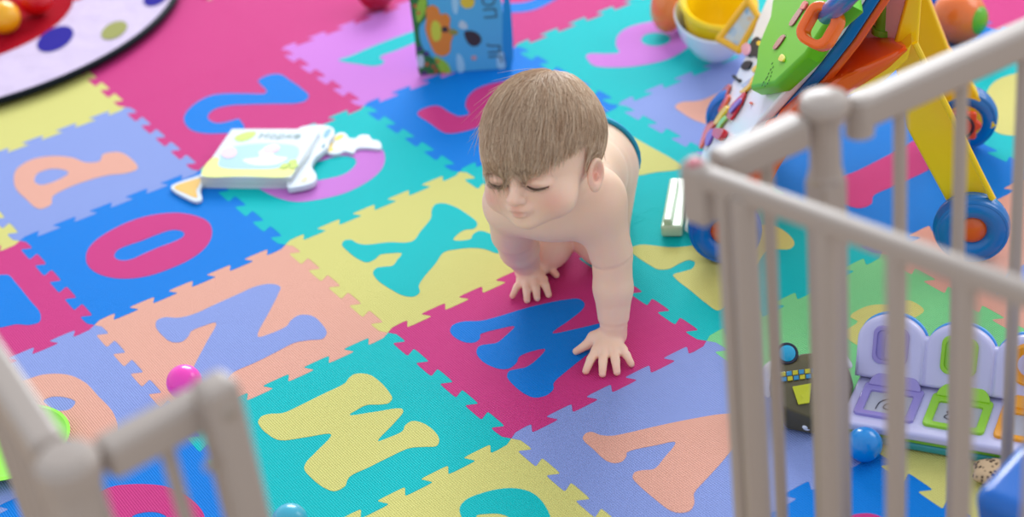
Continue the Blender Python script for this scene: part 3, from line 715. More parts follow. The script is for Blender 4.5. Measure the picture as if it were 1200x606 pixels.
# under-layer cap following the same hairline, in the same mesh
gu, gv = 96, 64; cap = []
for a in range(gv+1):
    for b_ in range(gu):
        th = PI*a/gv; ph = 2*PI*b_/gu; cap.append((math.sin(th)*math.cos(ph), math.sin(th)*math.sin(ph), math.cos(th)))
cap = on_scalp(np.array(cap)*RA, 0.0006)[0]; okc = hairline(cap)
CQ = [(a*gu+b_, a*gu+(b_+1) % gu, (a+1)*gu+(b_+1) % gu, (a+1)*gu+b_) for a in range(gv) for b_ in range(gu)]
CQ = np.array([x for x in CQ if all(okc[y] for y in x)])
CW = HC[None]+(cap[:, 0:1]+HC2[0])*HF+(cap[:, 1:2]+HC2[1])*HL+(cap[:, 2:3]+HC2[2])*HU
CW = push(CW, 0.0006)
VV = np.concatenate([V, CW]); QQ = np.concatenate([q, CQ+len(V)])
me = np_mesh('hair', VV, QQ)
tone = np.concatenate([np.repeat(rng.random(n)*0.7+0.3*(clump*0.5+0.5), (SEG+1)*3), np.full(len(CW), 0.25)])
c0, c1 = np.array(srgb(186, 140, 100)[:3]), np.array(srgb(255, 234, 206)[:3])
hc = c0+(c1-c0)*np.clip(tone, 0, 1)[:, None]
ca = me.color_attributes.new('hairtone', 'FLOAT_COLOR', 'POINT'); ca.data.foreach_set('color', np.concatenate([hc, np.ones((len(hc), 1))], 1).astype(np.float32).ravel())
link_mesh('hair', me, mat('hair', srgb(200, 172, 140), 0.38, spec=0.6, attr='hairtone'), baby)['label'] = 'fine straight blond hair'
# ---------------------------------------------------------------- closed picture book lying on the mat
def gloss(n, c, r=0.5, coat=0.0): return mat(n, srgb(*c), r, spec=0.5, coat=coat)
def patch(bm, pts2, T, z, mi, n=5, th=0.0003):
    """rounded printed patch on a surface with frame T (local x, y), raised by a hair"""
    L = cr(pts2, True, n) if len(pts2) > 2 else pts2
    me = flat_shape([L], z, z+th, 0.0, T)
    b2 = bmesh.new(); bm_tmp = b2; b2.from_mesh(me); bpy.data.meshes.remove(me); merge(bm, b2, mi)
def oval(cx, cy, rx, ry, a=0.0, n=18):
    return [(cx+rx*math.cos(t)*math.cos(a)-ry*math.sin(t)*math.sin(a), cy+rx*math.cos(t)*math.sin(a)+ry*math.sin(t)*math.cos(a)) for t in [2*PI*k/n for k in range(n)]]
zt = 0.021
c00, c10, c11, c01 = at(233, 207, zt), at(341, 208, zt), at(352, 153, zt), at(273, 149, zt)
bx = nrm(c10-c00); bw = np.linalg.norm(c10-c00); by = np.cross([0, 0, 1.0], bx); bh = ((c01-c00)@by+(c11-c00)@by)/2
sk = ((c01-c00)@bx)
tb = empty('picture_book', (c00+c11)/2*np.array([1,1,0]), 'closed white picture book with duck cover and gold fish-tail tab, lying on the mat', 'book', 'picture books')
T = basis(c00-np.array([0,0,zt]), bx, by, (0,0,1))
b = bmesh.new(); me = flat_shape([[(0.001,0.001),(bw-0.001,0.001),(bw+0.004,bh*0.5),(bw-0.002,bh-0.001),(0.001,bh-0.001)]], 0.0045, zt-0.0025, 0.0005, T)
link_mesh('page_block', me, mat('paper', srgb(206, 214, 214), 0.7, bump=noise_bump(300, 0.0003)), tb, smooth=False)
for z0, z1, nm in ((0.0, 0.0045, 'back_cover'), (zt-0.003, zt, 'front_cover')):
    me = flat_shape([[(0,0),(bw,0),(bw,bh),(0,bh)]], z0, z1, 0.0006, T)
    if nm == 'back_cover': link_mesh(nm, me, gloss('book_white', (208, 216, 226)), tb, smooth=False)
    else:
        bmc = bmesh.new(); bmc.from_mesh(me); bpy.data.meshes.remove(me); X = bw; Y = bh
        Tz = T
        patch(bmc, [(0.004,0.003),(X*.5,0.002),(X-.004,0.003),(X-.004,Y*.20),(X*.8,Y*.24),(X*.55,Y*.17),(X*.3,Y*.19),(X*.1,Y*.36),(0.003,Y*.4)], Tz, zt, 1)
        patch(bmc, [(X*.10,Y*.34),(X*.16,Y*.2),(X*.5,Y*.16),(X*.82,Y*.2),(X*.93,Y*.42),(X*.86,Y*.62),(X*.6,Y*.68),(X*.3,Y*.66),(X*.1,Y*.56)], Tz, zt+0.0003, 2)
        patch(bmc, [(X*.36,Y*.34),(X*.5,Y*.24),(X*.75,Y*.25),(X*.84,Y*.38),(X*.7,Y*.42),(X*.6,Y*.52),(X*.52,Y*.56),(X*.48,Y*.5),(X*.52,Y*.4)], Tz, zt+0.0006, 3)
        patch(bmc, oval(X*.60, Y*.56, X*.09, Y*.09, .8), Tz, zt+0.0009, 4)
        patch(bmc, oval(X*.16, Y*.48, X*.08, Y*.12, .5), Tz, zt+0.0009, 4)
        patch(bmc, [(X*.1,Y*.80),(X*.18,Y*.92),(X*.30,Y*.93),(X*.30,Y*.80),(X*.2,Y*.72)], Tz, zt+0.0003, 5)
        for (u, v_) in ((.92,.30),(.96,.22),(.86,.22)): patch(bmc, oval(X*u, Y*v_, X*.045, Y*.05), Tz, zt+0.0012, 5)
        o = link_mesh('front_cover', bm_mesh(bmc), [gloss('book_white', (208, 216, 226)), gloss('print_lime_yellow', (222, 228, 128)), gloss('print_pale_blue', (160, 200, 232)), gloss('print_offwhite', (226, 230, 238)), gloss('print_pink', (236, 196, 206)), gloss('print_leaf', (188, 214, 80))], tb, smooth=False)
        o['label'] = 'white glossy cover with pale blue pond and ducks'
me = text_mesh('Норка', 0.024); me.transform(basis(c00+bx*bw*.60+by*bh*.84+np.array([0,0,0.0005]), bx, by, (0,0,1)))
link_mesh('title_lettering', me, gloss('print_greygreen', (120, 156, 150)), tb, smooth=False)
def px_tab(name, pts, z0, z1, m, label, m2=None, inner=()):
    b = bmesh.new(); L = [p[:2] for p in cr([at(x, y, z1) for x, y in pts], True, 5)]
    me = flat_shape([L], z0, z1, 0.0008); b.from_mesh(me); bpy.data.meshes.remove(me)
    for k, il in enumerate(inner):
        I = [p[:2] for p in cr([at(x, y, z1) for x, y in il], True, 5)]
        me = flat_shape([I], z1, z1+0.0004); b2 = bmesh.new(); b2.from_mesh(me); bpy.data.meshes.remove(me); merge(b, b2, 1+k)
    o = link_mesh(name, bm_mesh(b), [m]+list(m2 or []), tb, smooth=False); o['label'] = label
Wt = gloss('book_white', (208, 216, 226))
px_tab('fish_tail_tab', [(200,219),(203,216),(222,209),(236,205),(240,212),(235,222),(236,234),(230,236),(215,230),(203,223)], 0.001, 0.006, Wt, 'golden fish tail cut-out with white edge', [gloss('print_gold', (226, 176, 70))], [[(204,219),(222,212),(234,209),(234,216),(230,223),(231,232),(217,227)]])
px_tab('side_tab', [(348,153),(352,149),(370,146),(384,147),(391,151),(391,158),(386,165),(384,172),(376,179),(369,185),(365,194),(368,200),(371,206),(368,213),(358,217),(348,219),(338,220),(336,212),(345,180)], 0.004, 0.013, Wt, 'white scalloped page edge with green and blue prints',
       [gloss('print_leaf2', (160, 206, 50)), gloss('print_blue2', (100, 160, 205)), gloss('print_teal_dark', (10, 110, 125)), gloss('print_tan', (205, 196, 160))],
       [[(352,172),(356,163),(366,160),(371,163),(366,172),(357,177)], [(379,159),(383,152),(388,151),(385,159),(381,162)], [(377,172),(381,168),(379,174)], [(352,213),(358,207),(361,210),(357,214)]])
px_tab('bunny_tab', [(381,177),(384,170),(391,164),(392,159),(398,155),(405,156),(409,161),(416,162),(422,158),(432,158),(436,163),(444,165),(447,170),(446,174),(430,173),(418,174),(414,179),(404,177),(396,180),(386,180)], 0.0, 0.005, Wt, 'pink and yellow bunny cut-out with white edge',
       [gloss('print_yellow2', (246, 206, 40)), gloss('print_yellow3', (244, 210, 80)), gloss('print_rose', (232, 196, 222)), gloss('print_rose2', (232, 206, 214))],
       [[(392,163),(397,158),(403,158),(400,163),(394,165)], [(384,177),(386,171),(392,166),(389,172),(391,176),(387,178)], [(414,168),(422,162),(431,160),(434,168),(424,171)], [(390,172),(397,167),(404,171),(402,175),(393,176)]])
# ---------------------------------------------------------------- standing picture book
q0, q1 = at(497, 87, .001), at(597, 80, .001); sx_ = nrm(q1-q0); sw = np.linalg.norm(q1-q0); up_ = np.array([0,0,1.0]); out_ = np.cross(sx_, up_)
SHT = 0.19
ts = empty('picture_book', (q0+q1)/2, 'blue picture book with an orange flower, standing upright on the mat', 'book', 'picture books')
T = basis(q0, sx_, up_, out_)     # local x along the bottom edge, y up, z out of the cover
b = bmesh.new(); b.from_mesh(flat_shape([[(0,0),(sw,0),(sw,SHT),(0,SHT)]], -0.004, 0.0, 0.0006, T))
def sp(x, y):   # picture point on the cover plane -> local coordinates
    d = ray(x, y); P = CAM+d*(((q0-CAM)@out_)/(d@out_)); return ((P-q0)@sx_, (P-q0)@up_)
def spx(pts, n=1): return [sp(470+a/6.06, bb/6.06) for a, bb in pts]
patch(b, spx([(60,-60),(150,-60),(190,20),(175,130),(130,190),(150,330),(210,400),(330,460),(355,535),(200,545),(140,540),(112,420),(95,250),(66,40)]), T, 0.0, 1)
patch(b, spx([(150,-40),(180,0),(160,110),(120,160),(105,90),(120,20)]), T, 0.0003, 2)
patch(b, spx([(240,400),(320,440),(355,500),(350,532),(300,530),(260,470)]), T, 0.0003, 2)
patch(b, spx([(180,60),(225,35),(265,60),(280,100),(320,95),(350,130),(345,185),(372,240),(355,300),(345,370),(300,398),(245,380),(215,330),(190,270),(172,200),(180,130)]), T, 0.0006, 3)
patch(b, spx([(215,190),(235,145),(270,160),(285,215),(275,280),(240,290),(218,250)]), T, 0.0009, 4)
patch(b, spx([(285,205),(310,185),(335,200),(330,222),(300,225)]), T, 0.0012, 5)
patch(b, spx([(450,225),(510,220),(560,250),(570,290),(540,325),(500,325),(465,290)]), T, 0.0003, 5)
patch(b, spx([(420,10),(440,-20),(500,-25),(522,10),(505,50),(460,58),(430,40)]), T, 0.0003, 6)
patch(b, spx([(410,170),(430,145),(465,170),(470,200),(440,205),(415,195)]), T, 0.0003, 7)
patch(b, spx([(340,215),(370,205),(405,225),(395,245),(350,240)]), T, 0.0012, 8)
patch(b, spx([(120,395),(150,390),(165,440),(150,480),(122,470)]), T, 0.0003, 7)
for (a, c_) in ((100,40),(125,90),(262,435),(300,520),(185,455),(250,500),(230,470)): patch(b, spx(oval(a, c_, 12, 13)), T, 0.0009, 9)
for (a, c_) in ((130,345),(165,520),(180,380)): patch(b, spx(oval(a, c_, 22, 18)), T, 0.0009, 10)
patch(b, spx(oval(518, 410, 20, 16)), T, 0.0003, 11)
patch(b, spx([(400,380),(430,400),(450,500),(410,515)]), T, 0.0003, 12); patch(b, spx([(690,380),(725,370),(740,480),(690,485)]), T, 0.0003, 12); patch(b, spx([(365,-20),(400,-20),(395,100),(375,90)]), T, 0.0003, 12)
patch(b, spx([(742,-100),(752,-100),(782,484),(745,488)]), T, 0.0003, 13)
pc = [gloss('book_sky', (84, 172, 216)), gloss('print_dkgreen', (40, 110, 50)), gloss('print_grass', (150, 190, 50)), gloss('print_orange', (226, 130, 40)), gloss('print_lemon', (206, 206, 60)), gloss('print_dark', (60, 44, 48)),
      gloss('print_sun', (224, 190, 50)), gloss('print_lightgrey', (190, 205, 214)), gloss('print_olive', (150, 140, 60)), gloss('print_redspot', (206, 90, 50)), gloss('print_violet', (74, 50, 110)), gloss('print_salmon', (206, 150, 150)), gloss('print_palesky', (160, 205, 228)), gloss('print_deepblue', (20, 140, 205))]
link_mesh('front_cover', bm_mesh(b), pc, ts, smooth=False)['label'] = 'sky blue cover with orange flower and a dark winged insect'
for body_, pyx in (('ОП', (572, 8)), ('ЛГ', (578, 62))):
    me = text_mesh(body_, 0.030); lx, ly = sp(*pyx)
    rot = Matrix.Rotation(-PI/2, 4, 'Z'); me.transform(rot); me.transform(Matrix.Translation((lx, ly, 0.0004))); me.transform(T)
    link_mesh('title_lettering', me, gloss('print_ink', (60, 84, 100)), ts, smooth=False)
b = bmesh.new(); b.from_mesh(flat_shape([[(0.002,0.001),(sw-0.001,0.001),(sw-0.001,SHT-0.001),(0.002,SHT-0.001)]], -0.013, -0.0042, 0.0004, T))
link_mesh('page_block', bm_mesh(b), mat('paper', srgb(206, 214, 214), 0.7), ts, smooth=False)
T3 = basis(q0-out_*0.0135, nrm(sx_*0.80-out_*0.6), up_, nrm(out_*0.80+sx_*0.6))
b = bmesh.new(); b.from_mesh(flat_shape([[(0,0),(sw,0),(sw,SHT),(0,SHT)]], -0.004, 0.0, 0.0006, T3)); link_mesh('back_cover', bm_mesh(b), gloss('book_deepblue', (20, 140, 205)), ts, smooth=False)
# ---------------------------------------------------------------- ball pit
pc_ = np.array([-0.100, 1.486]); PR = 0.43
tp = empty('ball_pit', (pc_[0], pc_[1], 0), 'fabric ball pit with white polka-dot collar, black rim and red inside', 'ball pit')
prof = [(0.0,0.004),(0.27,0.006),(0.285,0.010),(0.30,0.018)]
b = bmesh.new(); lathe(b, (pc_[0], pc_[1], 0.0), (0,0,1), [(0,0.001),(0.225,0.001),(0.225,0.004),(0.0,0.004)], 96)
part('floor_cloth', b, mat('pit_red', srgb(158, 2, 26), 0.9, spec=0.08, bump=noise_bump(25, 0.004)), tp, label='dark red cloth inside')
b = bmesh.new(); lathe(b, (pc_[0], pc_[1], 0.0), (0,0,1), [(0.222,0.006),(0.28,0.008),(0.35,0.011),(0.428,0.016),(0.428,0.014),(0.35,0.009),(0.28,0.006),(0.222,0.004),(0.222,0.006)], 128)
part('collar', b, mat('pit_white', srgb(196, 178, 206), 0.7, bump=noise_bump(18, 0.006)), tp, label='white cloth collar')
b = bmesh.new(); torus(b, (pc_[0], pc_[1], 0.014), (0,0,1), 0.430, 0.0065, 160, 12); part('rim_piping', b, mat('black_piping', srgb(10, 18, 28), 0.7, spec=0.15), tp, label='black piping round the rim')
def collar_z(r): return float(np.interp(r, [0.222, 0.28, 0.35, 0.428], [0.006, 0.008, 0.011, 0.016]))
def dot(px_, py_, rr, m):
    z = 0.03
    for _ in range(8):
        c = at(px_, py_, z); z = collar_z(np.linalg.norm(c[:2]-pc_))
    b = bmesh.new(); rd_ = np.array([0.49, 0.87]); rt_ = np.array([0.87, -0.49])   # printed ovals
    ctr = b.verts.new(v3((c[0], c[1], z+0.0012)))
    prev = None
    for ri in range(1, 5):
        ring = []
        for k in range(32):
            ca_, sa_ = math.cos(2*PI*k/32), math.sin(2*PI*k/32); x, y = np.array(c[:2])+rr*ri/4*(ca_*rt_+1.75*sa_*rd_); rad = np.linalg.norm(np.array([x, y])-pc_)
            if rad > 0.424: x, y = pc_+(np.array([x, y])-pc_)*0.424/rad; rad = 0.424
            ring.append(b.verts.new(v3((x, y, collar_z(rad)+0.0012))))
        for k in range(32):
            if prev is None: b.faces.new((ctr, ring[k], ring[(k+1) % 32]))
            else: b.faces.new((prev[k], ring[k], ring[(k+1) % 32], prev[(k+1) % 32]))
        prev = ring
    part('printed_dot', b, m, tp)
cl = lambda n, c: mat(n, srgb(*c), 0.9, spec=0.1)
dot(65, 46, 0.033, cl('dot_navy', (44, 36, 140))); dot(134, 36, 0.024, cl('dot_olive', (150, 150, 90))); dot(183, -3, 0.024, cl('dot_navy', (44, 36, 140))); dot(92, -6, 0.015, cl('dot_red', (210, 40, 60)))
def plain_ball(x, y, z, r, m, label, group=None, cat='ball', seam=True):
    p = at(x, y, z); o_ = bmesh.new(); ball(o_, p, r)
    if seam: torus(o_, p, (0.3, 0.2, 1), r*0.999, r*0.012, 48, 6)
    o = part('play_ball', o_, m, None); o.name = 'play_ball'; tag(o, label, cat, group); recenter(o); return o
PB = lambda n, c: mat(n, srgb(*c), 0.3, spec=0.5, coat=0.3, sss=0.1)
plain_ball(4, 20, 0.037, 0.031, PB('ball_yellow', (246, 176, 10)), 'yellow plastic ball lying in the red ball pit', 'pit balls')
plain_ball(40, -3, 0.040, 0.034, PB('ball_red', (214, 20, 22)), 'red plastic ball beside the yellow one in the ball pit', 'pit balls')
plain_ball(-8, -22, 0.040, 0.034, PB('ball_yellow', (246, 176, 10)), 'second yellow ball deeper in the ball pit', 'pit balls') if False else None
plain_ball(440, -11, 0.035, 0.035, PB('ball_darkred', (176, 10, 34)), 'dark red ball cut off by the top edge of the photo', None)
plain_ball(216, 448, 0.023, 0.023, PB('ball_pink', (255, 60, 190)), 'hot pink ball on the mat behind the left fence post', None)
plain_ball(340, 611, 0.021, 0.021, PB('ball_turquoise', (60, 176, 204)), 'small turquoise ball at the bottom edge of the photo', None)
# ---------------------------------------------------------------- baby activity walker
WO = np.array([.438, -.171, 0]); WA = nrm((0.731, -0.682, 0)); WW = np.array([-WA[1], WA[0], 0]); UZ = np.array([0, 0, 1.0])
def wk(a, w_, z): return WO+WA*a+WW*w_+UZ*z
def onw(x, y, w_):          # (a, z) on the plane w = const
    d = ray(x, y); P = CAM+d*((w_-(CAM-WO)@WW)/(d@WW)); return ((P-WO)@WA, P[2])
FN = nrm(-WA+UZ*0.61); FU = nrm(WA*0.61+UZ)       # face normal (outwards) and face up
FO = wk(-.07, 0, 0)
def onf(x, y, off=0.0):     # point of the tilted front face
    d = ray(x, y); return CAM+d*(((FO+FN*off-CAM)@FN)/(d@FN))
PL = lambda n, c, r=0.25: mat(n, srgb(*c), r, spec=0.5, coat=0.25)
tw = empty('activity_walker', wk(.14, .155, 0), 'large baby walker with white and green activity panel, orange hood and yellow legs', 'baby walker')
CW_, CG, CO, CB, CY = PL('pl_white', (236, 240, 248)), mat('pl_green', srgb(98, 190, 14), 0.42, spec=0.3), PL('pl_orange', (238, 92, 26)), PL('pl_blue', (0, 112, 190)), PL('pl_yellow', (246, 206, 10))
def fp(w_, z, off=0.0): return WO+WA*(-.07+.61*z)+WW*w_+UZ*z+FN*off
outline = [fp(.064,0.004), fp(.055,.08), fp(.040,.19), fp(-.02,.30), fp(-.04,.36), fp(-.04,.47), fp(.36,.47), fp(.45,.30), fp(.44,.17), fp(.36,.13), fp(.335,.108), fp(.292,.06), fp(.242,.03), fp(.17,0.004)]
outline = [fp(.062,0.010), fp(.055,.08), fp(.040,.19), fp(-.02,.30), fp(-.04,.36), fp(-.04,.46), fp(.42,.46), fp(.46,.40), fp(.468,.19), fp(.42,.152), fp(.352,.128), fp(.330,.10), fp(.288,.06), fp(.242,.028), fp(.17,0.010)]
b = bmesh.new(); prism(b, outline, -FN*0.014, 0.004); part('activity_panel', b, CW_, tw, label='white front panel')
b = bmesh.new(); prism(b, [np.array([q_[0], q_[1], max(q_[2], 0.03)]) for q_ in [p-FN*0.0145 for p in outline[1:-1]]], -FN*0.014, 0.003); part('panel_back_layer', b, CB, tw, label='blue layer behind the white panel')
b = bmesh.new(); prism(b, [np.array([q_[0], q_[1], max(q_[2], 0.04)]) for q_ in [p-FN*0.029 for p in outline[1:-1]]], -FN*0.010, 0.003); part('panel_frame', b, CO, tw, label='orange frame behind the blue layer')
b = bmesh.new(); box(b, wk(-.080, .125, .010), WA, WW, UZ, .030, .135, .018, 0.004); box(b, wk(-.085,.118,.022), WA, WW, UZ, .012, .115, .012, .003); part('bumper', b, PL('pl_palegreen', (206, 224, 190)), tw, label='pale greenish white bumper at the foot of the panel')
# green raised console
gp = [onf(860+a/5.4545, c/5.4545, .008) for a, c in [(165,600),(200,470),(210,350),(240,270),(290,150),(300,60),(330,-40),(500,-180),(760,-200),(800,60),(650,190),(520,390),(320,575)]]
b = bmesh.new(); prism(b, [p-FN*0.009 for p in gp], FN*0.025, 0.007, 4); part('console', b, CG, tw, label='glossy green raised console')
def fdisc(name, pts, m, th=0.004, off=0.001, bev=0.0012, label=None, parent=None, n=5):
    b = bmesh.new(); prism(b, cr([onf(x, y, off) for x, y in pts], True, n), FN*th, bev, 2); return part(name, b, m, parent or tw, label=label)
for pts in ([(926,28),(932,18),(939,9),(943,10),(937,20),(930,30)], [(907,56),(911,49),(917,42),(921,43),(916,51),(910,58)]):
    fdisc('slot_insert', pts, PL('pl_wine', (150, 70, 80)), 0.002, 0.0243, 0.0005)
fdisc('red_button', [(940,10),(944,3),(948,4),(946,11)], PL('pl_red', (206, 20, 40)), 0.004, 0.0243)
fdisc('star_knob', [(914,70),(917,65),(921,67),(920,72),(916,73)], PL('pl_yellowknob', (226, 220, 60)), 0.003, 0.0243)
b = bmesh.new()
for (a, c) in ((245,405),(250,430),(235,445),(242,462),(222,470),(235,487),(214,492),(225,512),(205,505),(215,535),(190,525),(200,550),(182,545)):
    p = onf(860+a/5.4545, c/5.4545, .0243); lathe(b, p, FN, [(0,0.0004),(0.0018,0.0003),(0.0018,0)], 10)
part('speaker_holes', b, mat('dark_green', srgb(20, 80, 20), 0.6), tw)['kind'] = 'stuff'
# orange square ring
rc = onf(964, 32, .03); xu, yu, zu = nrm(onf(974,32,.03)-onf(954,32,.03)), None, FN
def rrect(cx, cy, w_, h_, r, n=6):
    out = []
    for (sx, sy, a0) in ((1,1,0),(-1,1,90),(-1,-1,180),(1,-1,270)):
        for k in range(n+1):
            t = math.radians(a0+90*k/n); out.append((cx+sx*(w_/2-r)+r*math.cos(t), cy+sy*(h_/2-r)+r*math.sin(t)))
    return out
rv = -cz_*0.0+nrm(CAM-rc)
rn = nrm(FN*0.45+rv*0.75); rx = nrm(np.cross(UZ, rn)); ry = np.cross(rn, rx)
T = basis(rc+rn*0.004, nrm(rx*0.97-ry*0.26), nrm(ry*0.97+rx*0.26), rn)
me = flat_shape([rrect(0,0,.047,.054,.017), rrect(0,0,.025,.032,.008)], -0.010, 0.012, 0.004, T)
link_mesh('square_ring', me, PL('pl_orange2', (250, 106, 14)), tw, smooth=False)['label'] = 'orange rounded square ring'
o = tw.children[-1]; o.data.polygons.foreach_set('use_smooth', [True]*len(o.data.polygons)); autosmooth(o, 40)
# blue roller above the ring
b = bmesh.new(); tube(b, [onf(968,18,.03), onf(986,2,.035), onf(1003,-16,.04)], [0.011, 0.013, 0.013], 20); part('blue_roller', b, CB, tw)
# coloured pieces on the lower panel
rd, yl, og, bl, gr, pu, bk, pk = PL('pl_red', (206, 20, 40)), PL('pl_yel2', (246, 200, 30)), PL('pl_org3', (232, 96, 40)), PL('pl_blue2', (20, 110, 200)), PL('pl_grn2', (140, 206, 90)), PL('pl_pur', (120, 90, 190)), mat('pl_black', srgb(8, 12, 16), 0.5, spec=0.2), PL('pl_pink', (226, 150, 190))
def S4(pts): return [(810+a/4.329, 60+c/4.329) for a, c in pts]
fdisc('cow_patch', S4([(255,80),(270,58),(300,50),(312,60),(300,85),(280,95),(262,92)]), bk, 0.002)
fdisc('cow_patch', [(877,66),(880,51),(886,44),(893,47),(897,54),(893,61),(891,69),(884,66)], bk, 0.002)
fdisc('cow_face', [(871,62),(871,55),(876,51),(881,56),(880,63),(875,66)], pk, 0.003)
fdisc('cow_tail', S4([(212,125),(222,122),(240,140),(256,148),(250,158),(230,148),(214,135)]), bk, 0.002)
fdisc('yellow_dot', [(889,51),(892,49),(895,52),(892,55)], yl, 0.004, 0.003)
fdisc('gear_strip', S4([(318,95),(345,72),(368,65),(366,80),(340,98),(322,112)]), yl)
fdisc('gear_strip', S4([(255,210),(290,180),(325,130),(332,140),(310,180),(270,218)]), yl)
fdisc('bead_rail', S4([(190,335),(205,290),(250,240),(278,212),(282,222),(262,270),(215,345),(198,350)]), rd)
fdisc('bead_insert', S4([(200,305),(225,270),(258,242),(255,260),(228,292),(205,318)]), pu, 0.003, 0.0052)
fdisc('heart_button', S4([(128,425),(135,405),(155,400),(175,402),(188,410),(180,435),(160,458),(138,450)]), rd, 0.008)
fdisc('rainbow_strip', S4([(150,230),(190,178),(206,172),(204,190),(180,240),(160,262)]), PL('pl_terracotta', (196, 84, 66)))
fdisc('rainbow_strip', S4([(148,300),(170,262),(196,222),(200,240),(176,285),(152,315)]), og)
fdisc('rainbow_strip', S4([(104,355),(108,310),(130,268),(148,250),(146,290),(128,330),(114,358)]), bl)
fdisc('rainbow_strip', S4([(125,365),(150,320),(190,278),(194,295),(165,335),(140,372)]), yl)
fdisc('rainbow_strip', S4([(135,395),(150,365),(180,332),(186,350),(165,375),(148,402)]), gr)
fdisc('orange_block', S4([(78,400),(95,372),(125,360),(128,375),(108,400),(85,440),(62,490),(50,498),(60,450)]), og)
fdisc('purple_block', S4([(80,480),(88,430),(108,402),(124,400),(116,430),(95,478)]), pu)
fdisc('orange_dot', S4([(300,265),(306,258),(314,264),(308,272)]), og, 0.002)
fdisc('pale_window', S4([(265,180),(300,150),(315,140),(308,165),(285,190)]), PL('pl_paleblue', (180, 196, 220)))
# hood
def wp(x, y, w_, dz=0.0): a, z = onw(x, y, w_); return wk(a, w_, z+dz)
b = bmesh.new()
top = [wp(893,168,-.03), wp(935,120,-.035), wp(990,88,-.035), wp(1040,74,-.03), wp(1066,53,-.025), wp(1062,47,.05), wp(1032,38,.09), wp(1000,40,.11), wp(965,62,.10), wp(930,100,.07)]
bot = [p-UZ*0.016+WW*0.012 for p in top[:5]]+[p-UZ*0.03 for p in top[5:]]
hull(b, top+bot, 0.006, 4); part('hood', b, CO, tw, label='shiny orange hood')
b = bmesh.new(); prism(b, [wp(985,96,-.02), wp(1030,84,-.02), wp(1068,52,-.02), wp(1064,70,-.02), wp(1030,102,-.02), wp(995,112,-.02)], WW*0.05, 0.003); part('hood_underside', b, CY, tw, label='yellow plate under the hood')
b = bmesh.new(); prism(b, [wp(1002,42,.10), wp(1068,52,.03)*1.0, wp(1068,52,.03)+UZ*.17, wp(1002,42,.10)+UZ*.17], nrm(np.cross(wp(1068,52,.03)-wp(1002,42,.10), UZ))*0.008, 0.002); part('back_plate', b, PL('pl_rosewhite', (244, 222, 226)), tw, label='pinkish white upright plate')
hb = wp(1034,37,.06)
b = bmesh.new(); lathe(b, hb-UZ*0.002, UZ+WA*0.10, [(0,0.008),(0.0135,0.008),(0.0140,0.004),(0.0140,0),(0,0)], 32); tube(b, [hb+UZ*0.004, hb+UZ*0.03+WA*.004, hb+UZ*0.07+WA*.012, hb+UZ*0.13+WA*.03], [0.0100, 0.0105, 0.0125, 0.014], 20); part('handle_post', b, PL('pl_green2', (112, 190, 50)), tw, label='ribbed green handle post')
b = bmesh.new(); prism(b, cr([wp(985,20,.11), wp(1006,-12,.11), wp(1018,-14,.11), wp(1012,18,.11), wp(997,40,.11), wp(972,66,.11), wp(968,50,.11)], True, 4), WW*0.02, 0.003); part('side_arm', b, CO, tw)
# legs
def leg(w_, quad, th, name='leg'):
    b = bmesh.new(); prism(b, [wp(x, y, w_) for x, y in quad], WW*th, 0.004, 4); return part(name, b, CY, tw, label='yellow flat leg')
nl = leg(0.012, [(1046,60),(1070,-30),(1082,-30),(1076,56),(1100,106),(1168,238),(1150,250),(1116,250),(1062,150)], 0.018)
b = bmesh.new(); tube(b, [wp(1072,50,-.002), wp(1098,103,-.002), wp(1130,165,-.002), wp(1163,233,-.002)], 0.0042, 10); part('leg_ridge', b, CY, nl)
fl_ = leg(0.285, [(1050,-30),(1082,-20),(1112,58),(1135,92),(1168,148),(1140,168),(1100,120),(1072,70)], 0.02)
def wheel(a, w_, z, name, hub, r=0.050, front=False):
    c = wk(a, w_, z); b = bmesh.new(); torus(b, c, WW, r-0.0165, 0.0165, 64, 20)
    for s in (-1,1): torus(b, c+WW*0.010*s, WW, r-0.006, 0.004, 64, 8)
    t_ = part('wheel', b, CB if not front else PL('pl_blue_front', (0, 104, 200)), tw, label='blue %s wheel' % name)
    b = bmesh.new(); lathe(b, c-WW*0.011, WW, [(0,-0.003),(0.010,-0.002),(0.016,0.001),(0.019,0.004),(0.019,0.022),(0,0.022)], 40); part('hub', b, hub, t_)
    return t_, c
CH = PL('pl_hub', (226, 92, 14))
_, wc = wheel(.322, 0.0, .050, 'near rear', CH)
wf, wc2 = wheel(.322, .300, .050, 'far rear', CH)
wheel(.0, 0.0, .050, 'near front', CH, front=True); wheel(.0, .31, .050, 'far front', CH, front=True)
b = bmesh.new()
gear = []
for k in range(64):
    t = 2*PI*k/64; rr = 0.026+0.0028*math.cos(8*t); gear.append((rr*math.cos(t), rr*math.sin(t)))
T = basis(wk(.318, .262, .058), WA, UZ, -WW)
b.from_mesh(flat_shape([gear], -0.004, 0.004, 0.0015, T)); kn = part('brake_knob', b, PL('pl_redorange', (238, 80, 30)), wf, label='red-orange lobed knob')
b = bmesh.new(); torus(b, wk(.318, .257, .058), WW, 0.017, 0.0022, 40, 8)
part('knob_groove', b, mat('groove_dark', srgb(60, 30, 40), 0.5), tw)
b = bmesh.new(); tube(b, [wk(.300,.02,.06), wk(.300,.28,.06)], 0.006, 14); part('rear_axle', b, CY, tw)
b = bmesh.new(); tube(b, [wk(.0,.01,.05), wk(.0,.30,.05)], 0.006, 14); part('front_axle', b, CY, tw)
b = bmesh.new(); prism(b, [wk(-.02,.016,.03), wk(.03,.016,.05), wk(.12,.016,.22), wk(.06,.016,.20)], WW*0.014, 0.003); part('front_strut', b, CO, tw)
b = bmesh.new(); prism(b, [wk(-.02,.28,.03), wk(.03,.28,.05), wk(.12,.28,.22), wk(.06,.28,.20)], WW*0.014, 0.003)
part('front_strut', b, CO, tw)
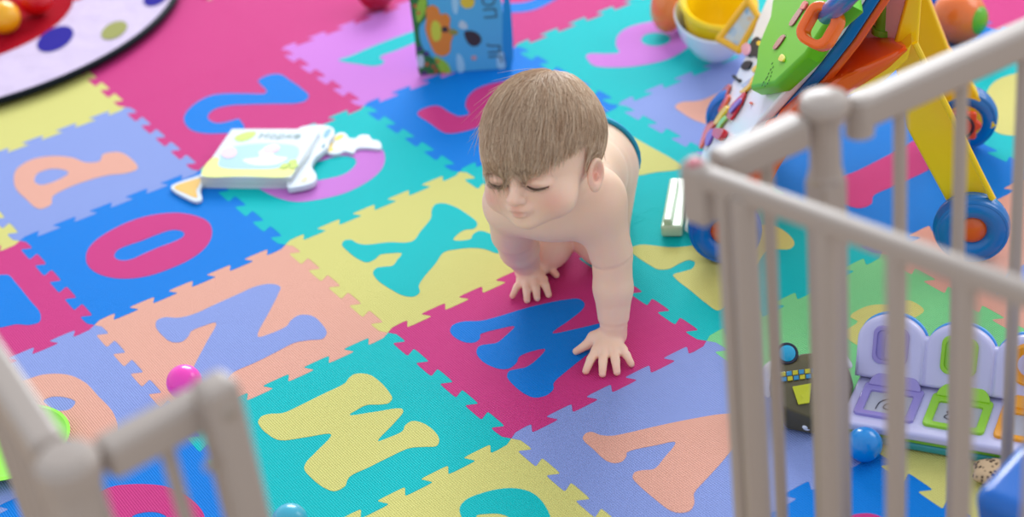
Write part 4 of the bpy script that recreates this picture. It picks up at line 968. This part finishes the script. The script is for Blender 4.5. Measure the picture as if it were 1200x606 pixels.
# ---------------------------------------------------------------- toy barrel behind the walker
bc = at(842, 3, 0.105)
tt = empty('toy_barrel', (bc[0], bc[1], 0), 'open yellow toy barrel with white shell and orange end wheel, behind the activity walker', 'toy')
bz = nrm(-cx_*0.05+cy_*0.62+cz_*0.62)
def lathe_open(c, ax, prof, m, name, n=56, label=None, sx=1.0, sy=1.0, xd=None):
    b = bmesh.new(); lathe(b, c, ax, prof, n, 0, sx, sy, xd); return part(name, b, m, tt, label=label)
xb = nrm(cx_*0.85+cy_*0.3)
lathe_open(bc-bz*0.004, bz, [(0,-0.085),(0.040,-0.080),(0.060,-0.050),(0.068,0.0),(0.073,0.004),(0.069,0.009),(0.059,0.003),(0.052,-0.045),(0.034,-0.070),(0,-0.074)], PL('pl_yellow_b', (250, 214, 20)), 'tub', label='yellow open tub', sx=.86, xd=xb)
lathe_open(bc-bz*0.012-cx_*0.006, bz, [(0,-0.082),(0.042,-0.078),(0.066,-0.045),(0.075,-0.014),(0.073,-0.010),(0.070,-0.014),(0.062,-0.043),(0.04,-0.073),(0,-0.077)], CW_, 'shell', label='white outer shell', sx=.86, xd=xb)
oc = at(784, 6, 0.052)
ax_o = nrm(-cx_*0.90+cz_*0.35+cy_*0.1)
b = bmesh.new(); lathe(b, oc, ax_o, [(0,-0.022),(0.034,-0.020),(0.044,-0.010),(0.046,0.0),(0.043,0.010),(0.034,0.018),(0.02,0.021),(0,0.022)], 48); part('end_wheel', b, PL('pl_orange_w', (240, 124, 44)), tt, label='orange round end wheel')
b = bmesh.new(); lathe(b, oc-ax_o*0.030, ax_o, [(0,-0.02),(0.034,-0.02),(0.038,0.0),(0.036,0.008),(0,0.008)], 40); part('collar', b, CW_, tt, label='white collar')
fr = [at(843,46,.092), at(866,59,.084), at(889,20,.130), at(877,1,.145)]
fr_n = nrm(np.cross(fr[1]-fr[0], fr[3]-fr[0])); fr_n = fr_n if fr_n@(CAM-fr[0]) > 0 else -fr_n
b = bmesh.new()
for i in range(4): tube(b, [fr[i], (fr[i]+fr[(i+1) % 4])/2, fr[(i+1) % 4]], 0.0055, 10)
for i in range(4): ball(b, fr[i], 0.0062, n=14)
fo = part('picture_frame', b, PL('pl_amber', (250, 186, 10)), tt, label='amber plastic frame with a printed picture')
def pic_tex(nt, b):
    tc = nt.nodes.new('ShaderNodeTexCoord'); v = nt.nodes.new('ShaderNodeTexVoronoi'); v.inputs['Scale'].default_value = 95
    r = nt.nodes.new('ShaderNodeValToRGB'); e = r.color_ramp.elements; e[0].color = srgb(60, 150, 200); e[1].color = srgb(216, 170, 110); x = e.new(.35); x.color = srgb(200, 210, 216); x = e.new(.7); x.color = srgb(210, 206, 190)
    nt.links.new(tc.outputs['Object'], v.inputs['Vector']); nt.links.new(v.outputs['Color'], r.inputs[0]); nt.links.new(r.outputs[0], b.inputs['Base Color'])
b = bmesh.new(); prism(b, fr, -fr_n*0.003); part('printed_picture', b, mat('print_picture', srgb(200, 200, 200), 0.3, bump=pic_tex), fo)
# ---------------------------------------------------------------- orange ball toy with a green spot
oc = at(1124, 20, 0.042)
b = bmesh.new(); ball(b, oc, 0.044, n=48); to = part('play_ball', b, PB('ball_orange', (236, 116, 40)), None, label=None); tag(to, 'orange toy ball with a green disc on its side, beyond the walker legs', 'ball'); recenter(to)
gd = nrm(cz_*0.62+cx_*0.66-cy_*0.22)
b = bmesh.new(); lathe(b, oc+gd*0.0385, gd, [(0,0.0085),(0.010,0.0078),(0.018,0.0045),(0.0225,0.0),(0.0225,-0.004),(0,-0.004)], 40)
part('green_disc', b, PL('pl_disc_green', (96, 176, 20)), to, label='green round disc')
b = bmesh.new(); torus(b, at(1092, 12, 0.012), (0,0,1), 0.040, 0.011, 48, 14); t_ = part('toy_ring', b, PL('pl_ring_blue', (10, 120, 210)), None); tag(t_, 'blue toy ring beyond the yellow walker legs, left of the orange ball', 'toy'); recenter(t_)
# ---------------------------------------------------------------- pop-up toy with arched lids
p0, p1 = at(989, 516), at(1143, 543)
ux = nrm(p1-p0); uy = np.cross(UZ, ux)
def pu(x, y, z): return p0+ux*x+uy*y+UZ*z
def pf(x, y, z):   # picture point at height z -> (local x, local y)
    P = at(x, y, z)-p0; return P@ux, P@uy
tpu = empty('pop_up_toy', pu(.13, .07, 0), 'lavender toy with three arched lids and picture wells, seen through the gate', 'toy')
LAV = PL('pl_lavender', (204, 202, 240)); LAVD = PL('pl_lavender_dark', (150, 138, 206)); LIM = PL('pl_lime', (146, 206, 40)); AMB = PL('pl_amber2', (240, 160, 24)); SKYB = PL('pl_sky', (70, 160, 232))
SWD = 0.080; DEP = 0.088
b = bmesh.new(); prism(b, [pu(-.004,.0,0.002), pu(.245,.0,0.002), pu(.245,DEP+.03,0.002), pu(-.004,DEP+.03,0.002)], UZ*0.010, 0.003); part('base_tray', b, PL('pl_teal_base', (40, 150, 160)), tpu, label='blue-green base')
b = bmesh.new(); prism(b, [pu(-.002,.001,0.012), pu(.243,.001,0.012), pu(.243,DEP+.028,0.012), pu(-.002,DEP+.028,0.012)], UZ*0.006, 0.002); part('base_trim', b, PL('pl_limebase', (120, 190, 60)), tpu, label='lime green trim')
b = bmesh.new(); prism(b, [pu(-.005,-.003,0.018), pu(.246,-.003,0.018), pu(.246,DEP+.03,0.018), pu(-.005,DEP+.03,0.018)], UZ*0.012, 0.004); part('body', b, LAV, tpu, label='lavender body')
cols = [LAVD, LIM, AMB]
lc0 = pu(-.003, DEP+.006, .030); ln_ = nrm(-uy*0.93+UZ*0.36); lu_ = nrm(UZ*0.93+uy*0.36)
b = bmesh.new(); prism(b, [lc0, lc0+ux*.226, lc0+ux*.226+lu_*.058, lc0+lu_*.058], ln_*.0155, .004); part('back_panel', b, LAV, tpu, label='lavender back panel behind the lids')
for k in range(3):
    x0 = 0.004+k*SWD; xc = x0+SWD/2-0.002
    # picture well
    b = bmesh.new(); T = basis(pu(x0, 0.010, 0.0), ux, uy, UZ)
    b.from_mesh(flat_shape([rrect(.038,.034,.070,.062,.006), rrect(.038,.031,.050,.040,.003)], 0.028, 0.034, 0.0012, T)); wl = part('picture_well', b, cols[k], tpu)
    b = bmesh.new(); b.from_mesh(flat_shape([rrect(.038,.031,.052,.042,.003)], 0.0285, 0.0305, 0, T)); part('picture_card', b, mat('card_grey', srgb(176, 178, 192), 0.4), wl, label='pale card with a line drawing')
    b = bmesh.new(); D_ = lambda pts, cl=True: tube(b, [pu(x0+.038+px_, .041+py_, .0312) for px_, py_ in (cr(pts, cl, 6)+([pts[0]] if cl else []))], 0.0006, 6)
    if k == 1:
        D_([(-.014,-.006),(-.011,.000),(-.013,.004),(-.007,.004),(-.006,.009),(0,.006),(.004,.010),(.007,.004),(.013,.004),(.010,-.002),(.014,-.007),(0,-.011)])
        D_([(-.004,.009),(-.005,.015),(-.001,.016),(0,.009),(.003,.016),(.007,.015),(.005,.008)], False); D_([(-.006,-.004),(0,-.001),(.006,-.004)], False)
    elif k == 0:
        D_([(-.012,-.012),(-.010,.002),(0,.010),(.010,.004),(.012,-.010)], False); D_([(-.004,-.008),(-.002,.0),(.006,-.002),(.004,-.010)])
    else:
        D_([(.012,-.008),(.015,.004),(.010,.012)], False)
    part('line_drawing', b, mat('ink', srgb(50, 50, 70), 0.6), wl)
    # hinge flap behind the well
    b = bmesh.new(); arc = [(0.031*math.cos(t), 0.022*math.sin(t)) for t in np.linspace(0, PI, 20)]
    hc = pu(x0+.038, .071, .031); nrm_f = nrm(UZ*0.8-uy*0.6); fu_ = nrm(uy*0.8+UZ*0.6)
    prism(b, [hc+ux*a+fu_*c for a, c in arc], nrm_f*0.005, 0.0015); part('flap', b, cols[k], tpu)
    # arched lid standing behind
    lc = pu(xc-.010, DEP+.004, .030); ln = nrm(-uy*0.93+UZ*0.36); lu = nrm(UZ*0.93+uy*0.36); rr_ = 0.041
    pts = [lc+ux*(-rr_)+lu*0, lc+ux*rr_+lu*0]+[lc+ux*rr_*math.cos(t)+lu*(0.046+0.034*math.sin(t)) for t in np.linspace(0, PI, 26)]
    b = bmesh.new(); prism(b, pts, ln*0.016, 0.006, 4); ld = part('arched_lid', b, LAV, tpu, label='lavender arched lid')
    b = bmesh.new(); prism(b, [p-ln*0.005+lu*0.0015 for p in pts], ln*0.005, 0.0015); part('lid_back', b, SKYB, ld, label='sky blue back edge')
    T = basis(lc+ln*0.0162+lu*0.044, ux, lu, ln); T0 = T
    if k == 2:
        b = bmesh.new(); lathe(b, lc+ln*0.016+lu*0.046, ln, [(0,-0.001),(0.014,0.0),(0.020,0.002),(0.0225,0.004),(0.0250,0.003),(0.026,0.0)], 40); dl = part('round_dial', b, AMB, ld, label='amber round recess with a knob')
        b = bmesh.new(); ball(b, lc+ln*0.022+lu*0.040, 0.012, n=24); part('dial_knob', b, AMB, dl) if False else None
        b.free() if False else None
        b2_ = bmesh.new(); box(b2_, lc+ln*0.021+lu*0.044, ux, lu, ln, .008, .030, .010, .003); part('dial_grip', b2_, AMB, ld)
    else:
        b = bmesh.new(); b.from_mesh(flat_shape([rrect(0,0,.042,.046,.010), rrect(0,0,.032,.036,.007)], -0.001, 0.003, 0.001, T)); b.from_mesh(flat_shape([rrect(0,0,.033,.037,.007)], -0.001, 0.0008, 0, T)); part('button_frame', b, cols[k], ld)
        b = bmesh.new(); b.from_mesh(flat_shape([rrect(-.002 if k else 0,0,.012,.030,.003)], 0.0, 0.008, 0.002, T)); part('slide_button', b, cols[k], ld)
# little print between the lids
b = bmesh.new(); b.from_mesh(flat_shape([oval(0,0,.006,.008)], 0, 0.0006, 0, basis(pu(.166,.086,.055), ux, nrm(UZ+uy*.36), nrm(-uy+UZ*.36)))); part('printed_flower', b, PL('print_flower', (206, 170, 70)), tpu)
# ---------------------------------------------------------------- blue mallet ball with a green stick
mb = at(1013, 521, 0.0205)
b = bmesh.new(); tube(b, [mb+UZ*-0.004-ux*0.006, mb-ux*0.032-UZ*0.010+uy*0.004, mb-ux*0.055-UZ*0.014+uy*0.03], 0.0045, 12); tm = part('toy_mallet', b, PL('pl_green3', (60, 170, 40)), None)
tag(tm, 'toy mallet with bright blue ball head, in front of the lavender toy', 'toy mallet'); 
b = bmesh.new(); ball(b, mb, 0.0205, n=48); part('mallet_head', b, PL('pl_ball_blue', (0, 136, 216), 0.2), tm, label='bright blue ball head'); 
# ---------------------------------------------------------------- dark olive toy console
def rp(x, y, z): return at(x, y, z)
tr = empty('toy_radio', at(950, 462, 0), 'dark olive toy radio with yellow patches and a round blue button, behind the gate bars', 'toy')
OLV = PL('pl_olive', (84, 76, 44), 0.35); YLG = PL('pl_yellowgreen', (196, 200, 16))
body_pts = [rp(921,474,.0)+UZ*0.0, rp(921,503,.004), rp(958,510,.004), rp(990,490,.004), rp(1001,455,.004), rp(902,440,.02), rp(898,455,.01),
            rp(903,428,.062), rp(912,424,.068), rp(925,452,.055), rp(960,452,.055), rp(985,424,.066), rp(995,432,.060), rp(940,414,.070), rp(975,412,.068), rp(1000,450,.035), rp(920,478,.042), rp(950,490,.030), rp(905,455,.055)]
b = bmesh.new(); hull(b, body_pts, 0.0045, 3); part('case', b, OLV, tr, deg=50)
b = bmesh.new(); hull(b, [rp(889,440,.03), rp(892,462,.01), rp(902,470,.008), rp(900,424,.064), rp(915,417,.068), rp(905,440,.058), rp(892,428,.052)], 0.004, 3); hull(b, [rp(968,406,.068), rp(988,408,.066), rp(1000,426,.058), rp(1001,440,.045), rp(985,418,.070), rp(965,412,.072)], 0.003, 3); part('side_caps', b, CW_, tr, label='white end caps')
b = bmesh.new(); lathe(b, rp(921,417,.066), nrm(UZ*.4+cz_), [(0,0.0),(0.0125,0.0),(0.0135,0.004),(0.0135,0.012),(0.0125,0.014),(0.0105,0.014),(0.010,0.0125),(0,0.0125)], 40); bt = part('button_ring', b, mat('pl_navyblack', srgb(28, 30, 54), 0.35), tr, label='dark button housing')
b = bmesh.new(); lathe(b, rp(921,417,.066), nrm(UZ*.4+cz_), [(0,0.0165),(0.006,0.016),(0.0098,0.0142),(0.0098,0.012),(0,0.012)], 40); part('blue_button', b, PL('pl_cyan', (0, 160, 205)), bt, label='bright blue round button')
def facepatch(name, pts, zz, m, th=0.0015, parent=tr, off=0.003):
    P = [rp(x, y, z) for (x, y), z in zip(pts, zz)]; n = nrm(np.cross(P[1]-P[0], P[2]-P[0])); n = n if n@(CAM-P[0]) > 0 else -n
    b = bmesh.new(); prism(b, [p+n*off for p in P], n*th, 0.0004, 1); return part(name, b, m, parent, smooth=False)
KB = PL('pl_keyblue', (40, 140, 190)); KY = PL('pl_keyyellow', (200, 190, 30))
for r_ in range(2):
    for c_ in range(6):
        x = 914+c_*7.2+r_*1.2; y = 437+r_*6.0-c_*0.9; z = .0655-r_*.0045
        facepatch('key', [(x,y),(x+6,y-0.8),(x+6.3,y+4.2),(x+.4,y+5)], [z,z,z-.0035,z-.0035], KB if (r_+c_) % 2 else KY, off=0.002)
facepatch('yellow_patch', [(928,455),(950,451),(948,474),(935,476)], [.055,.055,.043,.041], YLG, off=0.0035)
facepatch('yellow_patch', [(909,470),(920,481),(921,502),(911,490)], [.046,.040,.008,.012], YLG, off=0.0035)
b = bmesh.new(); torus(b, rp(946,497,.016), nrm(-uy+UZ*.3), 0.006, 0.0022, 28, 10); ball(b, rp(944,499,.014), 0.0045, n=16); part('dial', b, CW_, tr, label='small white dial')
# green bowl edge behind the radio
b = bmesh.new(); tube(b, [at(x, y, .012) for x, y in [(965,500),(985,492),(997,478),(1003,462)]], 0.004, 10); tg = part('toy_hoop', b, PL('pl_green4', (60, 186, 90)), None); tag(tg, 'thin green curved hoop between the olive toy and the lavender toy', 'toy'); recenter(tg)
# ---------------------------------------------------------------- big blue plastic tub edge, lime plate, patterned cloth
ba, bb_ = g(1134, 576, .30), g(1240, 462, .30)
bd = nrm(bb_-ba); bn = np.array([bd[1], -bd[0], 0.0]); bn = bn if bn@(ba-CAM) < 0 else -bn
b = bmesh.new(); q = ba
hull(b, [ba+bn*0.0, bb_, ba+bn*0.16, bb_+bn*0.16, ba*[1,1,0]+bn*0.03+bd*.02, bb_*[1,1,0]+bn*.03, ba*[1,1,0]+bn*0.14+bd*.02, bb_*[1,1,0]+bn*.14], 0.016, 5)
o = part('storage_box', b, PL('pl_box_blue', (6, 104, 200)), None); tag(o, 'rounded bright blue plastic box at the bottom right corner', 'storage box'); recenter(o)
lp = at(14, 530, 0.0); b = bmesh.new(); lathe(b, (lp[0], lp[1], 0.0), (0,0,1), [(0,0.002),(0.054,0.002),(0.068,0.008),(0.077,0.016),(0.073,0.016),(0.065,0.010),(0.052,0.005),(0,0.005)], 64)
o = part('toy_plate', b, PL('pl_plate_lime', (150, 240, 60)), None); tag(o, 'bright lime green toy plate half hidden behind the fence rail at the left', 'toy plate'); recenter(o)
def leo(nt, b):
    tc = nt.nodes.new('ShaderNodeTexCoord'); v = nt.nodes.new('ShaderNodeTexVoronoi'); v.inputs['Scale'].default_value = 170
    r = nt.nodes.new('ShaderNodeValToRGB'); e = r.color_ramp.elements; e[0].color = srgb(70, 50, 34); e[0].position = .25; e[1].color = srgb(206, 176, 140); e[1].position = .45
    nt.links.new(tc.outputs['Object'], v.inputs['Vector']); nt.links.new(v.outputs['Distance'], r.inputs[0]); nt.links.new(r.outputs[0], b.inputs['Base Color'])
cc_ = at(1162, 552, 0.011); b = bmesh.new(); ball(b, cc_, 0.028, n=32, s=(1.0, 1.0, 0.5)) if False else None
b = bmesh.new(); b2 = bmesh.new(); bmesh.ops.create_uvsphere(b2, u_segments=36, v_segments=18, radius=1.0)
for v_ in b2.verts:
    n_ = 1+0.06*math.sin(5*v_.co.x+3*v_.co.y)+0.05*math.sin(7*v_.co.y); v_.co = v_.co*n_; v_.co = Vector((v_.co.x*.022, v_.co.y*.020, v_.co.z*.010))+v3(cc_)
merge(b, b2); o = part('soft_toy', b, mat('leopard', srgb(190, 160, 120), 0.9, bump=leo), None); tag(o, 'small brown speckled soft toy between the lavender toy and the blue box', 'soft toy'); recenter(o)
